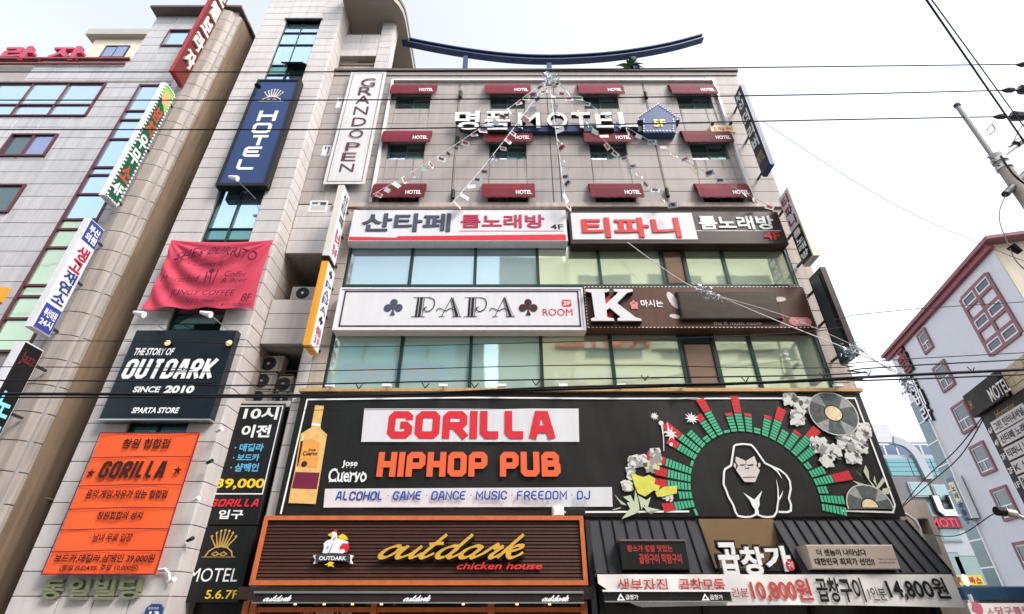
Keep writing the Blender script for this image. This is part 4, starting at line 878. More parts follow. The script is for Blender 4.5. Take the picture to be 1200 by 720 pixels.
# recessed balconies between tower and main block
RX0, RX1 = TX1, -6.2
bz = [(TOW.at(0, 1)[1],)]
yb = lambda y: MAIN.at(330, y)[1]
par = [(yb(298), 14.28), (yb(404), yb(352)), (yb(478), yb(470.5))]
for z0, z1 in par:
    tiles(bld, 'stone_tile', MAIN, [RX0+.03, RX1], steps(z0, z1, .5), TILE, (), 0, .05)
    bld.part('balcony_parapet', MB().box(RX0+.02, RX1, .0, .18, z0, z1), TILEJ)
    bld.part('balcony_floor', MB().box(RX0+.02, RX1, .18, 2.6, z0+.02, z0+.17), CONC)
bld.part('pier_side', MB().box(-6.26, -6.2, .06, 2.6, 3, 14.2), TILEB)
# air conditioners
ACW = M('ac housing', (.50, .47, .43), .5, var=.1, streak=.2); ACG = M('ac grille', (.04, .04, .042), .5)
def ac(u, z, w, h, y, label):
    T = Thing('air_conditioner', label, 'air conditioner', (u+w/2, y, z), 'outdoor units stacked in the balconies')
    T.part('housing', MB().bevbox(Plane(0, y, 0), u, u+w, z, z+h, -.35, 0, .02), ACW); Pf = Plane(0, y, 0); r = h*.42; c = (u+w*.4, z+h*.5)
    T.part('fan_recess', MB().poly(Pf, circ(*c, r, k=24), .004), ACG)
    for k in (.35, .65, .95): T.part('grille_ring', MB().ribbon(Pf, circ(*c, r*k, k=20), .012, .02, .006, closed=True), DGREY)
    T.part('fan_hub', MB().poly(Pf, circ(*c, r*.2, k=10), .03, .01), SILVER); T.part('vent_panel', MB().pbox(Pf, u+w*.84, u+w*.95, z+h*.15, z+h*.85, 0, .01), M('ac vent', (.3, .28, .26), .6))
    for k in (.1, .8): T.part('foot', MB().box(u+w*k, u+w*k+.06, y, y+.35, z-.05, z), BLACK)
Q = Plane(0, .5, 0)
for px, lab in (((341, 336, 375, 351.5), 'cream outdoor unit with a round fan alone on the upper balcony'), ((304, 417, 331, 436), 'cream outdoor unit at the top of the lower balcony stack'), ((296, 437, 323, 456), 'cream outdoor unit on the left in the middle of the lower balcony stack'), ((325, 441, 342, 460), 'small pale outdoor unit on the right in the middle of the lower balcony stack'), ((290, 457, 318, 474), 'cream outdoor unit at the bottom left of the lower balcony'), ((321, 460, 343, 477), 'cream outdoor unit at the bottom right of the lower balcony')):
    b = Q.box(*px); ac(b[0], b[2], b[1]-b[0], b[3]-b[2], .5, lab)
T = Thing('steel_rack', 'rusty angle-iron rack carrying the outdoor units on the lower balcony', 'rack', (-6.9, .7, 7))
b = Q.box(292, 414, 345, 478)
for x in (b[0], b[1]-.1): T.part('upright', MB().box(x, x+.04, .86, .9, 6.6, b[3]), M('rust', (.2, .1, .05), .8))
for y in (437, 457): z = Q.at(300, y)[1]; T.part('shelf', MB().box(b[0], b[1]-.06, .5, .9, z-.07, z-.045), M('rust', (.2, .1, .05), .8))
# roof canopy of the tower
cz = 26.05
arc = [(-4.85, 4.5), (-4.85, -.1)]+[(-6.35+1.5*cos(a), -.1+1.5*-sin(a)) for a in (.25, .5, .75, 1.0, 1.25, 1.5)]+[(TX1, -1.65), (TX1, 4.5)]
mb = MB(); k = len(arc); mb.v = [(x, y, cz) for x, y in arc]+[(x, y, cz+.35) for x, y in arc]; mb.f = [tuple(range(k))[::-1], tuple(range(k, 2*k))]+[(i, (i+1) % k, k+(i+1) % k, k+i) for i in range(k)]
tw.part('canopy_slab', mb, SOFFIT)
mb = MB(); mb.v = [(x+.03*(i > 0 and i < k-2), y-.03*(i > 0), cz+.36) for i, (x, y) in enumerate(arc)]+[(x+.03, y-.03, cz+.6) for i, (x, y) in enumerate(arc)]; mb.f = [tuple(range(k))[::-1], tuple(range(k, 2*k))]+[(i, (i+1) % k, k+(i+1) % k, k+i) for i in range(k)]
tw.part('canopy_edge', mb, M('dark coping', (.13, .105, .10), .5))
tw.part('column', MB().box(-5.93, -5.35, 0, .5, ZT, cz), TILEJ)
ctz = steps(ZT-.3, cz, .5)
tiles(tw, 'stone_tile', MAIN, [-5.93, -5.35], ctz, TILE, (), 0, .04); CS = Plane(-5.35, 0, pi/2); tiles(tw, 'stone_tile', CS, [0, .5], ctz, TILE, (), 0, .04)
tiles(tw, 'stone_tile', MAIN, [TX1, -6.8, -5.93], [MAIN.at(430, 66)[1], MAIN.at(430, 58)[1], MAIN.at(430, 50)[1], MAIN.at(430, 41)[1]], TILE, (), -.04, .05)
tw.part('terrace_parapet', MB().box(TX1, -5.93, .04, .25, MAIN.at(430, 66)[1], MAIN.at(430, 40.5)[1]), TILEJ)
tw.part('terrace_wall', MB().box(TX1, -5.0, 2.6, 2.8, ZT-.2, cz).box(TX1, -5.93, .25, .35, ZT, ZT+.8), TILEB)
tw.part('terrace_floor', MB().box(TX1, -5.4, .25, 2.6, 23.1, 23.25), SOFFIT)
# little wall spots on the tower's side, and the lamp arms
for i, (x, y) in enumerate(((256, 506), (245, 543), (229, 587), (222, 634), (200, 682))):
    n = .1; u, z = SIDE.at(x, y, n)
    T = Thing('side_spot', 'tiny spotlight clipped to the right side of the stone tower, %s from the top' % 'first second third fourth lowest'.split()[i], 'spotlight', SIDE.p(u, z, .02), 'tiny spotlights down the side of the tower')
    q = Vector(SIDE.p(u, z, .05)); T.part('lamp_head', MB().tube([q, q+Vector((.16, -.08, .05))], [.035, .05], 7), WHITE if i % 2 == 0 else BLACK); T.part('clip', MB().tube([q-Vector((.05, 0, 0)), q], .015, 4), SILVER)
for i, (x, y, lab) in enumerate(((165, 367, 'white arm lamp leaning out over the left top corner of the dark OUTDARK sign'), (243, 367, 'white arm lamp leaning out over the right top corner of the dark OUTDARK sign'), (275, 208, 'small white arm lamp at the foot of the blue HOTEL banner'))):
    u, z = TOW.at(x, y, .8); T = Thing('arm_lamp', lab, 'lamp', (u, TY, z), 'arm lamps on the stone tower'); q = Vector(TOW.p(u, z, .8))
    T.part('lamp_head', MB().tube([q+Vector((-.2, 0, .02)), q+Vector((.12, .0, -.06))], [.05, .1], 8), WHITE); T.part('arm', MB().tube([q, TOW.p(u+.45, z-.25, .02)], .018, 5), SILVER)
for px, py in ((302, 101), (286, 228)):
    u, z = TOW.at(px, py, .5); T = Thing('disc_lamp', 'small dark disc lamp hanging %s' % ('at the top of the blue HOTEL banner' if py < 150 else 'below the blue HOTEL banner in front of the glass'), 'lamp', (u, TY, z)); q = Vector(TOW.p(u, z, .5))
    T.part('lamp_head', MB().tube([q, q+Vector((0, 0, .06))], [.13, .08], 10), BLACK); T.part('arm', MB().tube([q+Vector((0, 0, .06)), TOW.p(u-.15, z+.6, .1)], .012, 4), DGREY)

# ---- crowns
def crown(mb, P, b, n, eyes=True):
    u0, u1, z0, z1 = b; q = lambda a, c: (u0+(u1-u0)*a, z0+(z1-z0)*c); e = 0
    for i in range(7):
        t = -1+2*i/6; x = .5+.43*t; h = 1-.22*t*t; x0 = .5+.2*t
        mb.poly(P, [q(x0-.035, .36), q(x0+.035, .36), q(x+.02, h-.1), q(x-.02, h-.1)], n+e); mb.poly(P, circ(*q(x, h-.05), .045*(u1-u0), .05*(z1-z0), 8), n+e+.0003); e += .0006
    mb.ribbon(P, [q(*p) for p in ((.02, .02), (.1, .2), (.28, .33), (.5, .37), (.72, .33), (.9, .2), (.98, .02))], .05*(z1-z0), n+e)
    mb.ribbon(P, [q(-.1, .0), q(1.1, .0)], .02*(z1-z0), n+e+.001)
    if eyes:
        for a in (.36, .64): mb.ribbon(P, [q(a-.12, .1), q(a, .18), q(a+.12, .1), q(a, .04)], .04*(z1-z0), n+e+.002, closed=True)
    return mb
# HOTEL banner
b = TOW.box(253, 93, 352, 218, .3); hb = (-10.35, -8.1, TOW.at(290, 218, .3)[1], TOW.at(310, 93.5, .3)[1])
u0 = TOW.at(253, 216, .3)[0]; u1 = TOW.at(313, 216, .3)[0]; hb = (u0, u1, hb[2], hb[3])
T = Thing('hotel_banner', 'tall navy blue HOTEL banner with a pale crown on the stone tower', 'banner', ((u0+u1)/2, TY, hb[2]))
f = .13; mb = MB()
for r in ((u0, u1, hb[2], hb[2]+f), (u0, u1, hb[3]-f*.6, hb[3]), (u0, u0+f*.7, hb[2]+f, hb[3]-f*.6), (u1-f, u1, hb[2]+f, hb[3]-f*.6)): mb.pbox(TOW, *r, .05, .32)
T.part('frame', mb, BLACK); T.part('cloth', MB().pbox(TOW, u0+f*.7, u1-f, hb[2]+f, hb[3]-f*.6, .1, .28), M('denim blue cloth', (.028, .055, .15), .7, var=.1, bump=.1, bscale=5))
for c, xc, y0 in zip('HOTEL', (313.5, 307, 304, 296.5, 289), (130, 144.3, 158.5, 172, 187)):
    T.part('letter', block(MB(), TOW, c, TOW.box(xc-11, y0, xc+11, y0+12, .285), .287, .23, wch=1.15, r=.12), WHITE, None, 'white letter ' + c)
T.part('crown', crown(MB(), TOW, TOW.box(308, 104.5, 332, 119, .285), .287), M('pale gold print', (.62, .56, .44), .5))
# GRAND OPEN
u0, u1 = MAIN.at(378.5, 216, .25)[0], MAIN.at(427.5, 216, .25)[0]; g = (u0, u1, MAIN.at(400, 216, .25)[1], MAIN.at(430, 84, .25)[1])
T = Thing('grand_open_banner', 'tall white GRAND OPEN banner with stacked dark letters on the taupe wall', 'banner', ((u0+u1)/2, -.1, g[2]))
T.part('cloth', cloth(MAIN, g, .25, 6, 30, lambda u, z: .012*sin(z*1.7+u)), M('white banner vinyl', (.60, .585, .58), .5, var=.05, streak=.1))
ins = .13; pl = M('plum print', (.10, .03, .05), .5)
T.part('border_line', MB().ribbon(MAIN, [(g[0]+ins, g[2]+ins), (g[1]-ins, g[2]+ins), (g[1]-ins, g[3]-ins), (g[0]+ins, g[3]-ins)], .02, .268, closed=True), pl)
ys = [92, 102, 112, 125, 138, 152, 167, 179, 192]; xs = [431.5, 428.5, 425.5, 423, 421, 417.5, 413.5, 409, 406.5]
for c, y0, xc in zip('GRANDOPEN', ys, xs):
    bb = MAIN.box(xc-8.3, y0, xc+8.3, y0+9.6, .27); T.part('letter', lay(MB(), MAIN, c, bb, .272, .0), pl, None, 'letter ' + c)
# SHE's BURRITO
def tb(x0, y0, x1, y1, n): return TOW.box(x0, y0, x1, y1, n)
q = [TOW.at(200, 282, .3), TOW.at(320.5, 281, .3), TOW.at(296.5, 361.5, .3), TOW.at(167, 363, .3)]
T = Thing('burrito_banner', 'creased raspberry red burrito banner tied across the stone tower', 'banner', (-9.6, TY-.1, 11.5))
su0, su1, sz0, sz1 = (q[0][0]+q[3][0])/2, (q[1][0]+q[2][0])/2, (q[2][1]+q[3][1])/2, (q[0][1]+q[1][1])/2
def fb(u, z):
    a = (u-su0)/(su1-su0); c = (sz1-z)/(sz1-sz0); d = math.hypot(a-.5, (c+.15)*.9)
    w = c-.5*(1-(2*a-1)**2); g1, g2 = math.atan2(c, a+.02), math.atan2(c, 1.02-a)
    return .042*sin(w*21)*min(1, c*3)*(.6+.4*sin(a*5))+.035*sin(g1*15)*math.exp(-2.2*math.hypot(a, c))*min(1, 6*math.hypot(a, c))+.035*sin(g2*15)*math.exp(-2.2*math.hypot(1-a, c))*min(1, 6*math.hypot(1-a, c))
PK = M('raspberry cloth', (.56, .055, .10), .65, var=.08, scale=2, bump=.25, bscale=4)
T.part('cloth', cloth(TOW, (su0, su1, sz0, sz1),   .3, 70, 50, fb, .01, .14, .07), PK, smooth=True)
INK = M('burrito ink', (.10, .012, .035), .6)
wz_ = lambda x, y, U, Z: (U, Z+.25*sin(pi*x)-.05)
put(T, TOW, "SHE's BURRITO", (207, 294, 301, 305), .41, INK, bold=.012, shear=.15, warp=wz_, nf=fb)
put(T, TOW, '~ 2 weeks 메뉴 ~', (220, 305, 276, 312), .41, INK, bold=0, shear=.3, nf=fb); put(T, TOW, 'Mexican food', (190, 323, 233, 330), .41, INK, bold=0, shear=.3, nf=fb)
put(T, TOW, 'Coffee', (264, 318, 289, 324), .41, INK, bold=0, shear=.3, nf=fb); put(T, TOW, '& Beer', (259, 326, 290, 331), .41, INK, bold=0, shear=.3, nf=fb)
put(T, TOW, 'JUNGY COFFEE', (199, 340, 274, 348.5), .41, INK, bold=.005, shear=.12, nf=fb); put(T, TOW, '- Night menu -', (212, 350, 256, 356), .41, INK, bold=0, shear=.3, nf=fb)
put(T, TOW, '8F', (283, 344, 294, 353), .41, INK, bold=.01, shear=.1, nf=fb); put(T, TOW, '● 예약 055-000-0000', (259, 355, 294, 359), .41, INK, bold=.0, nf=fb)
mb = MB()
for x0, y0, x1, y1 in ((243, 319, 239, 334), (248, 320, 245, 334), (256, 316, 249, 334)): a, c = TOW.at(x0, y0, .4), TOW.at(x1, y1, .4); mb.ribbon(TOW, [a, c], .04, .41)
c = TOW.at(248.5, 318, .4); mb.poly(TOW, circ(*c, .09, .1, 10), .415); T.part('cutlery_print', mb, INK)
T.part('cord', MB().tube([TOW.p(q[1][0], q[1][1], .3), TOW.p(q[1][0]+.15, q[1][1], .02)], .012, 4), WHITE)
# OUTDARK sign board
DK = M('blue black sign face', (.008, .012, .018), .2, var=.2, spec=.35)
u0, u1 = TOW.at(115.5, 491, .25)[0], TOW.at(246, 491, .25)[0]; r = (u0, u1, TOW.at(180, 491, .25)[1], TOW.at(215, 387, .25)[1])
T = Thing('story_signboard', 'big blue-black THE STORY OF OUTDARK signboard with two lamp glints', 'sign', ((u0+u1)/2, TY-.1, r[2]))
T.part('panel', MB().bevbox(TOW, *r, .0, .25, .015), DK); T.part('bottom_rim', MB().pbox(TOW, r[0], r[1], r[2]-.04, r[2], .0, .26), SILVER)
n = .256
def jag(mb, P, s, bx, n, th, sh=.0):
    block(mb, P, s, bx, n, th, shear=sh, wch=.62, gap=.46, r=.1); return mb
T.part('lettering', jag(MB(), TOW, 'OUTDARK', tb(146, 421, 252, 444, n), n, .19, .1), WHITE); T.part('lettering', lay(MB(), TOW, 'THE STORY OF', tb(157.5, 408, 203.5, 416.5, n), n, .03, .1), WHITE)
T.part('lettering', lay(MB(), TOW, 'SINCE', tb(156.5, 453, 187.5, 460, n), n, .035, .1), WHITE); T.part('lettering', lay(MB(), TOW, '2010', tb(193, 452, 227.5, 461, n), n, .05, .1), WHITE)
T.part('lettering', lay(MB(), TOW, 'SPARTA STORE', tb(155, 477.5, 209.5, 484.5, n), n, .035, .1), WHITE)
GLINT = M('warm painted glint', (1, .6, .3), .5, emit=.22, emcol=(1, .5, .2))  # glowing discs painted as reflections of the arm lamps in the glossy sign
for i, (x, y) in enumerate(((196, 402), (268, 402))):
    u, z = TOW.at(x, y, .34); T2 = Thing('sign_glint', 'glowing disc painted as lamp reflection on the %s of the OUTDARK signboard' % ('middle top' if i == 0 else 'right top corner'), 'lamp', TOW.p(u, z, .25)); T2.part('housing', MB().tube([TOW.p(u, z, .25), TOW.p(u, z, .33)], .10, 12), DK); T2.part('bulb', MB().tube([TOW.p(u, z, .33), TOW.p(u, z, .36)], [.09, .05], 12), GLINT)  # housing and bulb parts only shape the painted glint
# orange GORILLA banner
u0, u1 = TOW.at(47.5, 675, .22)[0], TOW.at(183, 672, .22)[0]; r = (u0, u1, TOW.at(115, 674, .22)[1], TOW.at(175, 507, .22)[1])
T = Thing('orange_banner', 'orange GORILLA banner ruled into six bands of black writing on the stone tower', 'banner', ((u0+u1)/2, TY-.1, r[2]))
fo = lambda u, z: .012*sin(u*3+z*2.3)+.008*sin(u*7-z*3)
T.part('cloth', cloth(TOW, r, .2, 30, 40, fo, .01, .04, .03), M('orange banner vinyl', (.9, .115, .03), .42, var=.07, scale=1.5, bump=.15, bscale=4), smooth=True)
mb = MB()
for y in (536, 569, 596, 620.5, 646): z = TOW.at(120, y, .22)[1]; mb.ribbon(TOW, [(r[0], z-.02), (r[0]+.8, z), ((r[0]+r[1])/2, z+.02), (r[1], z+.01)], .02, .235)
mb.ribbon(TOW, [(r[0]+.015, r[2]+.015), (r[1]-.015, r[2]+.015), (r[1]-.015, r[3]-.015), (r[0]+.015, r[3]-.015)], .025, .236, closed=True); T.part('rule', mb, INK, kind='stuff')
OI = M('orange banner ink', (.05, .012, .01), .6); n = .24
T.part('lettering', block(MB(), TOW, 'GORILLA', tb(118, 540.5, 195, 560.5, n), n, .2, shear=.1, wch=.44, gap=.36, r=.09), OI)
for s, px in (('창원 힙합펍', (144, 514, 199, 526)), ('음악,게임,자유가 있는 힙합펍', (101, 574, 196, 585)), ('창원힙합의 성지', (114, 599.5, 167, 609)), ('· 남녀 무료 입장', (105, 625, 155, 635)), ('보드카,데낄라,샴페인 39,000원', (64, 649.5, 181, 660)), ('(평일 FLDAYS, 주말 10,000원)', (70, 662, 162, 670))):
    put(T, TOW, s, px, n, OI, bold=.028)
mb = MB()
for x, y in ((106.5, 554.5), (208, 551.5)):
    c = TOW.at(x, y, n); mb.poly(TOW, [(c[0]+sin(pi*i/5)*(.12 if i % 2 == 0 else .05), c[1]+cos(pi*i/5)*(.12 if i % 2 == 0 else .05)) for i in range(10)], n)
T.part('star', mb, OI, kind='stuff')
# 동일빌딩
T = Thing('building_name_letters', 'raised olive metal 동일빌딩 letters at the foot of the stone tower', 'sign', (-10.2, TY-.1, 1.9))
OL = M('olive bronze', (.24, .25, .15), .4, metal=.4, var=.15)
for s, px in (('동', (49.5, 679, 74, 703)), ('일', (80, 678.5, 105, 703)), ('빌', (110, 678.5, 135, 703)), ('딩', (139, 678, 165, 703))):
    bq = TOW.box(*px, n=.08); T.part('letter', lay(MB(), TOW, s, bq, .1, .03, -.08, .09), OL, None, 'letter ' + s)
b = TOW.box(170, 708, 190, 724, .06); T = Thing('house_number_plate', 'small navy house-number plate reading 13 at the foot of the stone tower', 'sign', ((b[0]+b[1])/2, TY-.05, b[2]))
T.part('plate', MB().poly(TOW, [(b[0], b[2]), (b[1], b[2]), (b[1], b[3]-.08), ((b[0]+b[1])/2+.1, b[3]), ((b[0]+b[1])/2-.1, b[3]), (b[0], b[3]-.08)], .06, .01), M('number plate blue', (.03, .06, .17), .4)); put(T, TOW, '13', (174.5, 716.5, 186, 723), .066, WHITE, bold=.04); put(T, TOW, '중앙대로', (173.5, 711.5, 186, 714.5), .066, WHITE, bold=.0)
T = Thing('wall_tap_pipe', 'thin white bent pipe beside the orange banner on the stone tower', 'pipe', TOW.p(TOW.at(190, 668, .08)[0], 2.3, .05)); pp = [TOW.p(*TOW.at(x, y, .08), .08) for x, y in ((184, 668), (193, 667), (198, 672), (199, 683))]
T.part('pipe', MB().tube(pp, .03, 6), PIPEW)

# ---- black signs over the recess: 10시 이전 / MOTEL 5.6.7F
NR = .12; PR = Plane(0, 0, 0)
ru0, ru1 = MAIN.at(232, 612, NR)[0], MAIN.at(302, 612, NR)[0]
r = (ru0, ru1, MAIN.at(270, 615.5, NR)[1], MAIN.at(300, 473, NR)[1])
T = Thing('event_sign', 'tall black sign listing drinks at 39,000 under 10시 이전 with GORILLA 입구', 'sign', ((ru0+ru1)/2, -.05, r[2]))
T.part('panel', MB().bevbox(MAIN, *r, -.1, NR, .015), BLACKS); zl = MAIN.at(270, 579, NR)[1]; zt_ = r[3]-.08
T.part('border_line', MB().ribbon(MAIN, [(r[0]+.06, zl), (r[0]+.06, zt_), (r[1]-.05, zt_), (r[1]-.05, zl)], .03, NR+.003, closed=True), WHITE)
n = NR+.005
put(T, MAIN, '10시', (286, 477, 326, 492), n, WHITE, bold=.03); put(T, MAIN, '이전', (283, 498, 317, 513), n, WHITE, bold=.035)
put(T, MAIN, '· 데낄라', (275, 520, 309, 529), n, CYANP, bold=.03); put(T, MAIN, '· 보드카', (273, 532, 304, 540.5), n, CYANP, bold=.03); put(T, MAIN, '· 샴페인', (270, 543, 303, 553), n, CYANP, bold=.03)
put(T, MAIN, '39,000', (253, 561, 310, 574), n, YEL, bold=.03); T.part('lettering', block(MB(), MAIN, 'GORILLA', MAIN.box(247, 585, 304, 594, n), n, .24, shear=.25, wch=.7, gap=.42, r=.1), RED); put(T, MAIN, '입구', (256, 597.5, 285, 608.5), n, WHITE, bold=.03)
r2 = (ru0, ru1, MAIN.at(245, 706, NR)[1], r[2]-.02)
T = Thing('motel_floor_sign', 'black MOTEL 5.6.7F sign with a golden crown, below the list of drinks', 'sign', ((ru0+ru1)/2, -.05, r2[2]))
T.part('panel', MB().bevbox(MAIN, *r2, -.1, NR, .015), BLACKS); T.part('crown', crown(MB(), MAIN, MAIN.box(244, 620, 277, 653, n), n), M('crown gold print', (.5, .31, .1), .45))
put(T, MAIN, 'MOTEL', (222, 666, 279, 682), n, WHITE, bold=.0); put(T, MAIN, '5.6.7F', (241, 691.5, 279, 702), n, YEL, bold=.012)
tw2 = Thing('recess_door', 'dark doorway in the recess under the MOTEL 5.6.7F sign', 'doorway', (-6.9, .3, 0)); tw2.part('leaf', MB().box(TX1+.05, -6.25, .3, .4, .13, 1.85), BLACKS); tw2.part('lintel', MB().box(TX1+.05, -6.25, .2, .5, 1.85, 2.0), TILEJ)

# ================================================================== BLADE SIGNS
def blade(name, label, cat, bl, ytop, w, dep, yf, faceM, edgeM, left=False):
    """bl = picture point of the lower front corner next to the lettered side's far edge; front plane at world y = yf"""
    Pf = Plane(0, yf, 0); u, z0 = Pf.at(*bl); z1 = Pf.at(bl[0], ytop)[1]
    x0, x1 = (u, u+w)
    T = Thing(name, label, cat, ((x0+x1)/2, yf+dep, z0))
    T.part('cabinet', MB().box(x0, x1, yf, yf+dep, z0, z1), edgeM)
    Sd = Plane(x1, 0, pi/2) if not left else Plane(x0, 0, -pi/2)
    a, b = (yf+.03, yf+dep-.03) if not left else (-(yf+dep)+.03, -yf-.03)
    T.part('lettered_face', MB().pbox(Sd, a, b, z0+.04, z1-.04, 0, .02), faceM)
    for z in (z0+.3, (z0+z1)/2, z1-.4): T.part('bracket', MB().box((x0+x1)/2-.03, (x0+x1)/2+.03, yf+dep, yf+dep+.45, z-.03, z+.03), DGREY)
    return T, Sd, (a, b, z0+.04, z1-.04)
def stack(T, Sd, b, chars, n=.026, bold=.02):   # chars: (text, top fraction, bottom fraction, material)
    for s, t0, t1, m in chars:
        H = b[3]-b[2]; w = b[1]-b[0]; T.part('lettering', lay(MB(), Sd, s, (b[0]+.12*w, b[1]-.12*w, b[3]-t1*H, b[3]-t0*H), n, bold), m)
SGN = M('blue sign panel', (.04, .06, .28), .4, var=.1)
T, Sd, b = blade('blade_sign', 'white and blue blade sign with red and navy letters on the left building', 'sign', (28, 382.5), 255.5, .2, .62, -2.1, M('white lit face', (.66, .66, .70), .4), WHITEB)
H = b[3]-b[2]
for t0, t1 in ((0, .2), (.8, 1)): T.part('blue_block', MB().pbox(Sd, b[0], b[1], b[3]-t1*H, b[3]-t0*H, .02, .025), SGN)
NI = M('navy ink', (.03, .05, .2), .5); CR = M('crimson ink', (.4, .02, .05), .5)
stack(T, Sd, b, [('부산', .03, .1, WHITE), ('의원', .11, .18, WHITE), ('생', .24, .36, CR), ('고', .37, .47, CR), ('재', .48, .57, NI), ('연', .58, .67, NI), ('소', .68, .77, NI), ('부산의원', .83, .9, WHITE), ('24시', .91, .97, WHITE)], .03, .03)
T, Sd, b = blade('blade_sign', 'green blade sign outlined with white bulbs, white edge, on the left building', 'sign', (115.5, 228.5), 96.5, .18, .6, -2.0, M('bottle green face', (.012, .09, .05), .35, var=.15), WHITEB)
H = b[3]-b[2]; T.part('leaf_picture', MB().poly(Sd, [(b[0], b[3]), (b[1], b[3]), (b[1], b[3]-.2*H), (b[0], b[3]-.1*H)], .023), M('lime print', (.22, .5, .07), .5, var=.3, scale=6)); T.part('leaf_picture', MB().poly(Sd, blob(((b[0]+b[1])/2, b[3]-.1*H), .2, 11, .3, 1.6), .025), M('orange dish print', (.7, .35, .2), .5, var=.3, scale=9))
RI = M('brick red ink', (.45, .07, .04), .5)
stack(T, Sd, b, [('참', .2, .31, RI), ('치', .33, .44, RI), ('우', .46, .57, WHITE), ('무', .59, .7, WHITE), ('소', .73, .84, RI), ('4F', .87, .95, WHITE)], .028, .035)
mb = MB(); k = 34
for i in range(k):
    z = b[2]+H*(i+.5)/k
    for a in (b[0]+.01, b[1]-.01): mb.pbox(Sd, a-.025, a+.025, z-.035, z+.035, .02, .05)
for i in range(5):
    a = b[0]+(b[1]-b[0])*(i+.5)/5
    for z in (b[2], b[3]): mb.pbox(Sd, a-.03, a+.03, z-.025, z+.025, .02, .05)
T.part('edge_bulbs', mb, WHITE, kind='stuff')
T, Sd, b = blade('blade_sign', 'dark red blade sign with white relief letters rising past the left roof', 'sign', (197.5, 83), -22, .13, .75, -2.0, M('oxblood face', (.14, .02, .022), .45, var=.2), M('oxblood edge', (.3, .03, .035), .4, var=.2))
H = b[3]-b[2]; CW = M('cream relief', (.66, .6, .56), .5, var=.1)
for i, c in enumerate('모텔보라자'[::1]):
    T.part('letter', lay(MB(), Sd, c, (b[0]+.1, b[1]-.08, b[3]-(i+.9)*H/5.6, b[3]-(i+.12)*H/5.6), .1, .035, 0, .08), CW, None, 'letter ' + c)
put(T, Sd, '대실 숙박', (207, 88, 216, 101), .03, CW) if False else None
T, Sd, b = blade('blade_sign', 'black blade sign with cyan neon letters and a white edge at the far left', 'sign', (-70, 560), 399, .22, .62, -2.3, BLACKS, WHITEB)
CY_ = M('cyan neon', (.15, .5, .75), .4, emit=.25, emcol=(.2, .6, .9))
stack(T, Sd, b, [('Jazz', .06, .17, M('dim red print', (.13, .02, .02), .5)), ('노', .38, .56, CY_), ('래', .62, .8, CY_)], .028, .02)
T, Sd, b = blade('blade_sign', 'slim white blade sign with black and red letters, above the yellow one', 'sign', (377.5, 300), 217, .21, .62, -1.1, M('white lit face', (.66, .66, .70), .4), M('cream cabinet', (.62, .58, .52), .45, streak=.15))
stack(T, Sd, b, [('산', .05, .2, BLACK), ('타', .22, .36, BLACK), ('페', .38, .52, BLACK), ('룸노래', .6, .78, CR), ('방4F', .8, .95, CR)], .028, .02)
T.part('bottom_cap', MB().box(T.l[0]-.12, T.l[0]+.12, -1.12, -.46, b[2]-.08, b[2]-.035), BLACK)
T, Sd, b = blade('blade_sign', 'yellow-edged blade sign with a white lettered side, below the slim white one', 'sign', (354.5, 404.5), 306, .21, .68, -1.1, M('white lit face', (.66, .66, .70), .4), M('amber cabinet', (.75, .33, .03), .4, var=.08, streak=.12))
H = b[3]-b[2]; stack(T, Sd, b, [('P', .2, .29, NI), ('A', .3, .39, NI), ('P', .4, .49, NI), ('A', .5, .59, NI), ('룸', .76, .85, CR), ('3F', .87, .95, CR)], .028, .0)
for t in (.04, .62): T.part('club', club(MB(), Sd, (b[0]+.15, b[1]-.15, b[3]-(t+.1)*H, b[3]-t*H), .027), BLACK)
# right side: lettered faces look left
T, Sd, b = blade('blade_sign', 'navy steel blade sign with white 더리버 letters at the top right corner of the taupe wall', 'sign', (902.7, 192.7), 99, .17, .62, -1.1, M('charcoal navy face', (.035, .04, .055), .4), NAVY, True)
stack(T, Sd, b, [('부', .04, .12, WHITE), ('산', .14, .22, WHITE), ('더', .28, .43, WHITE), ('리', .46, .59, WHITE), ('버', .61, .74, WHITE), ('MOTEL', .8, .9, M('dim gold ink', (.4, .28, .12), .5))], .03, .03)
for z in (b[2]+.5, b[2]+1.9, b[3]-.6): T.part('flood_cap', MB().box(T.l[0]+.08, T.l[0]+.2, -.95, -.75, z, z+.22), NAVY)
T, Sd, b = blade('blade_sign', 'white and black blade sign with dark red 티파니 letters on the right corner', 'sign', (953.5, 299.5), 219.5, .21, .62, -1.15, WHITEB, M('cream cabinet', (.62, .58, .52), .45, streak=.15), True)
H = b[3]-b[2]; T.part('black_block', MB().pbox(Sd, b[0], b[1], b[2], b[3]-.53*H, .02, .025), BLACKS); DR = M('dark red ink', (.3, .02, .04), .5)
stack(T, Sd, b, [('티', .04, .18, DR), ('파', .2, .34, DR), ('니', .36, .5, DR), ('룸', .56, .65, WHITE), ('노', .67, .75, WHITE), ('래', .77, .85, WHITE), ('방', .87, .95, WHITE)], .03, .03)
T, Sd, b = blade('blade_sign', 'plain black unlit blade sign below the 티파니 one on the right corner', 'sign', (1001, 416), 313, .17, .68, -1.15, BLACKS, M('black brown cabinet', (.05, .035, .035), .4, var=.2), True)
T.part('inner_panel', MB().pbox(Sd, b[0]+.1, b[1]-.1, b[2]+.15, b[3]-.15, .02, .05), M('dark grey panel', (.045, .05, .055), .3))

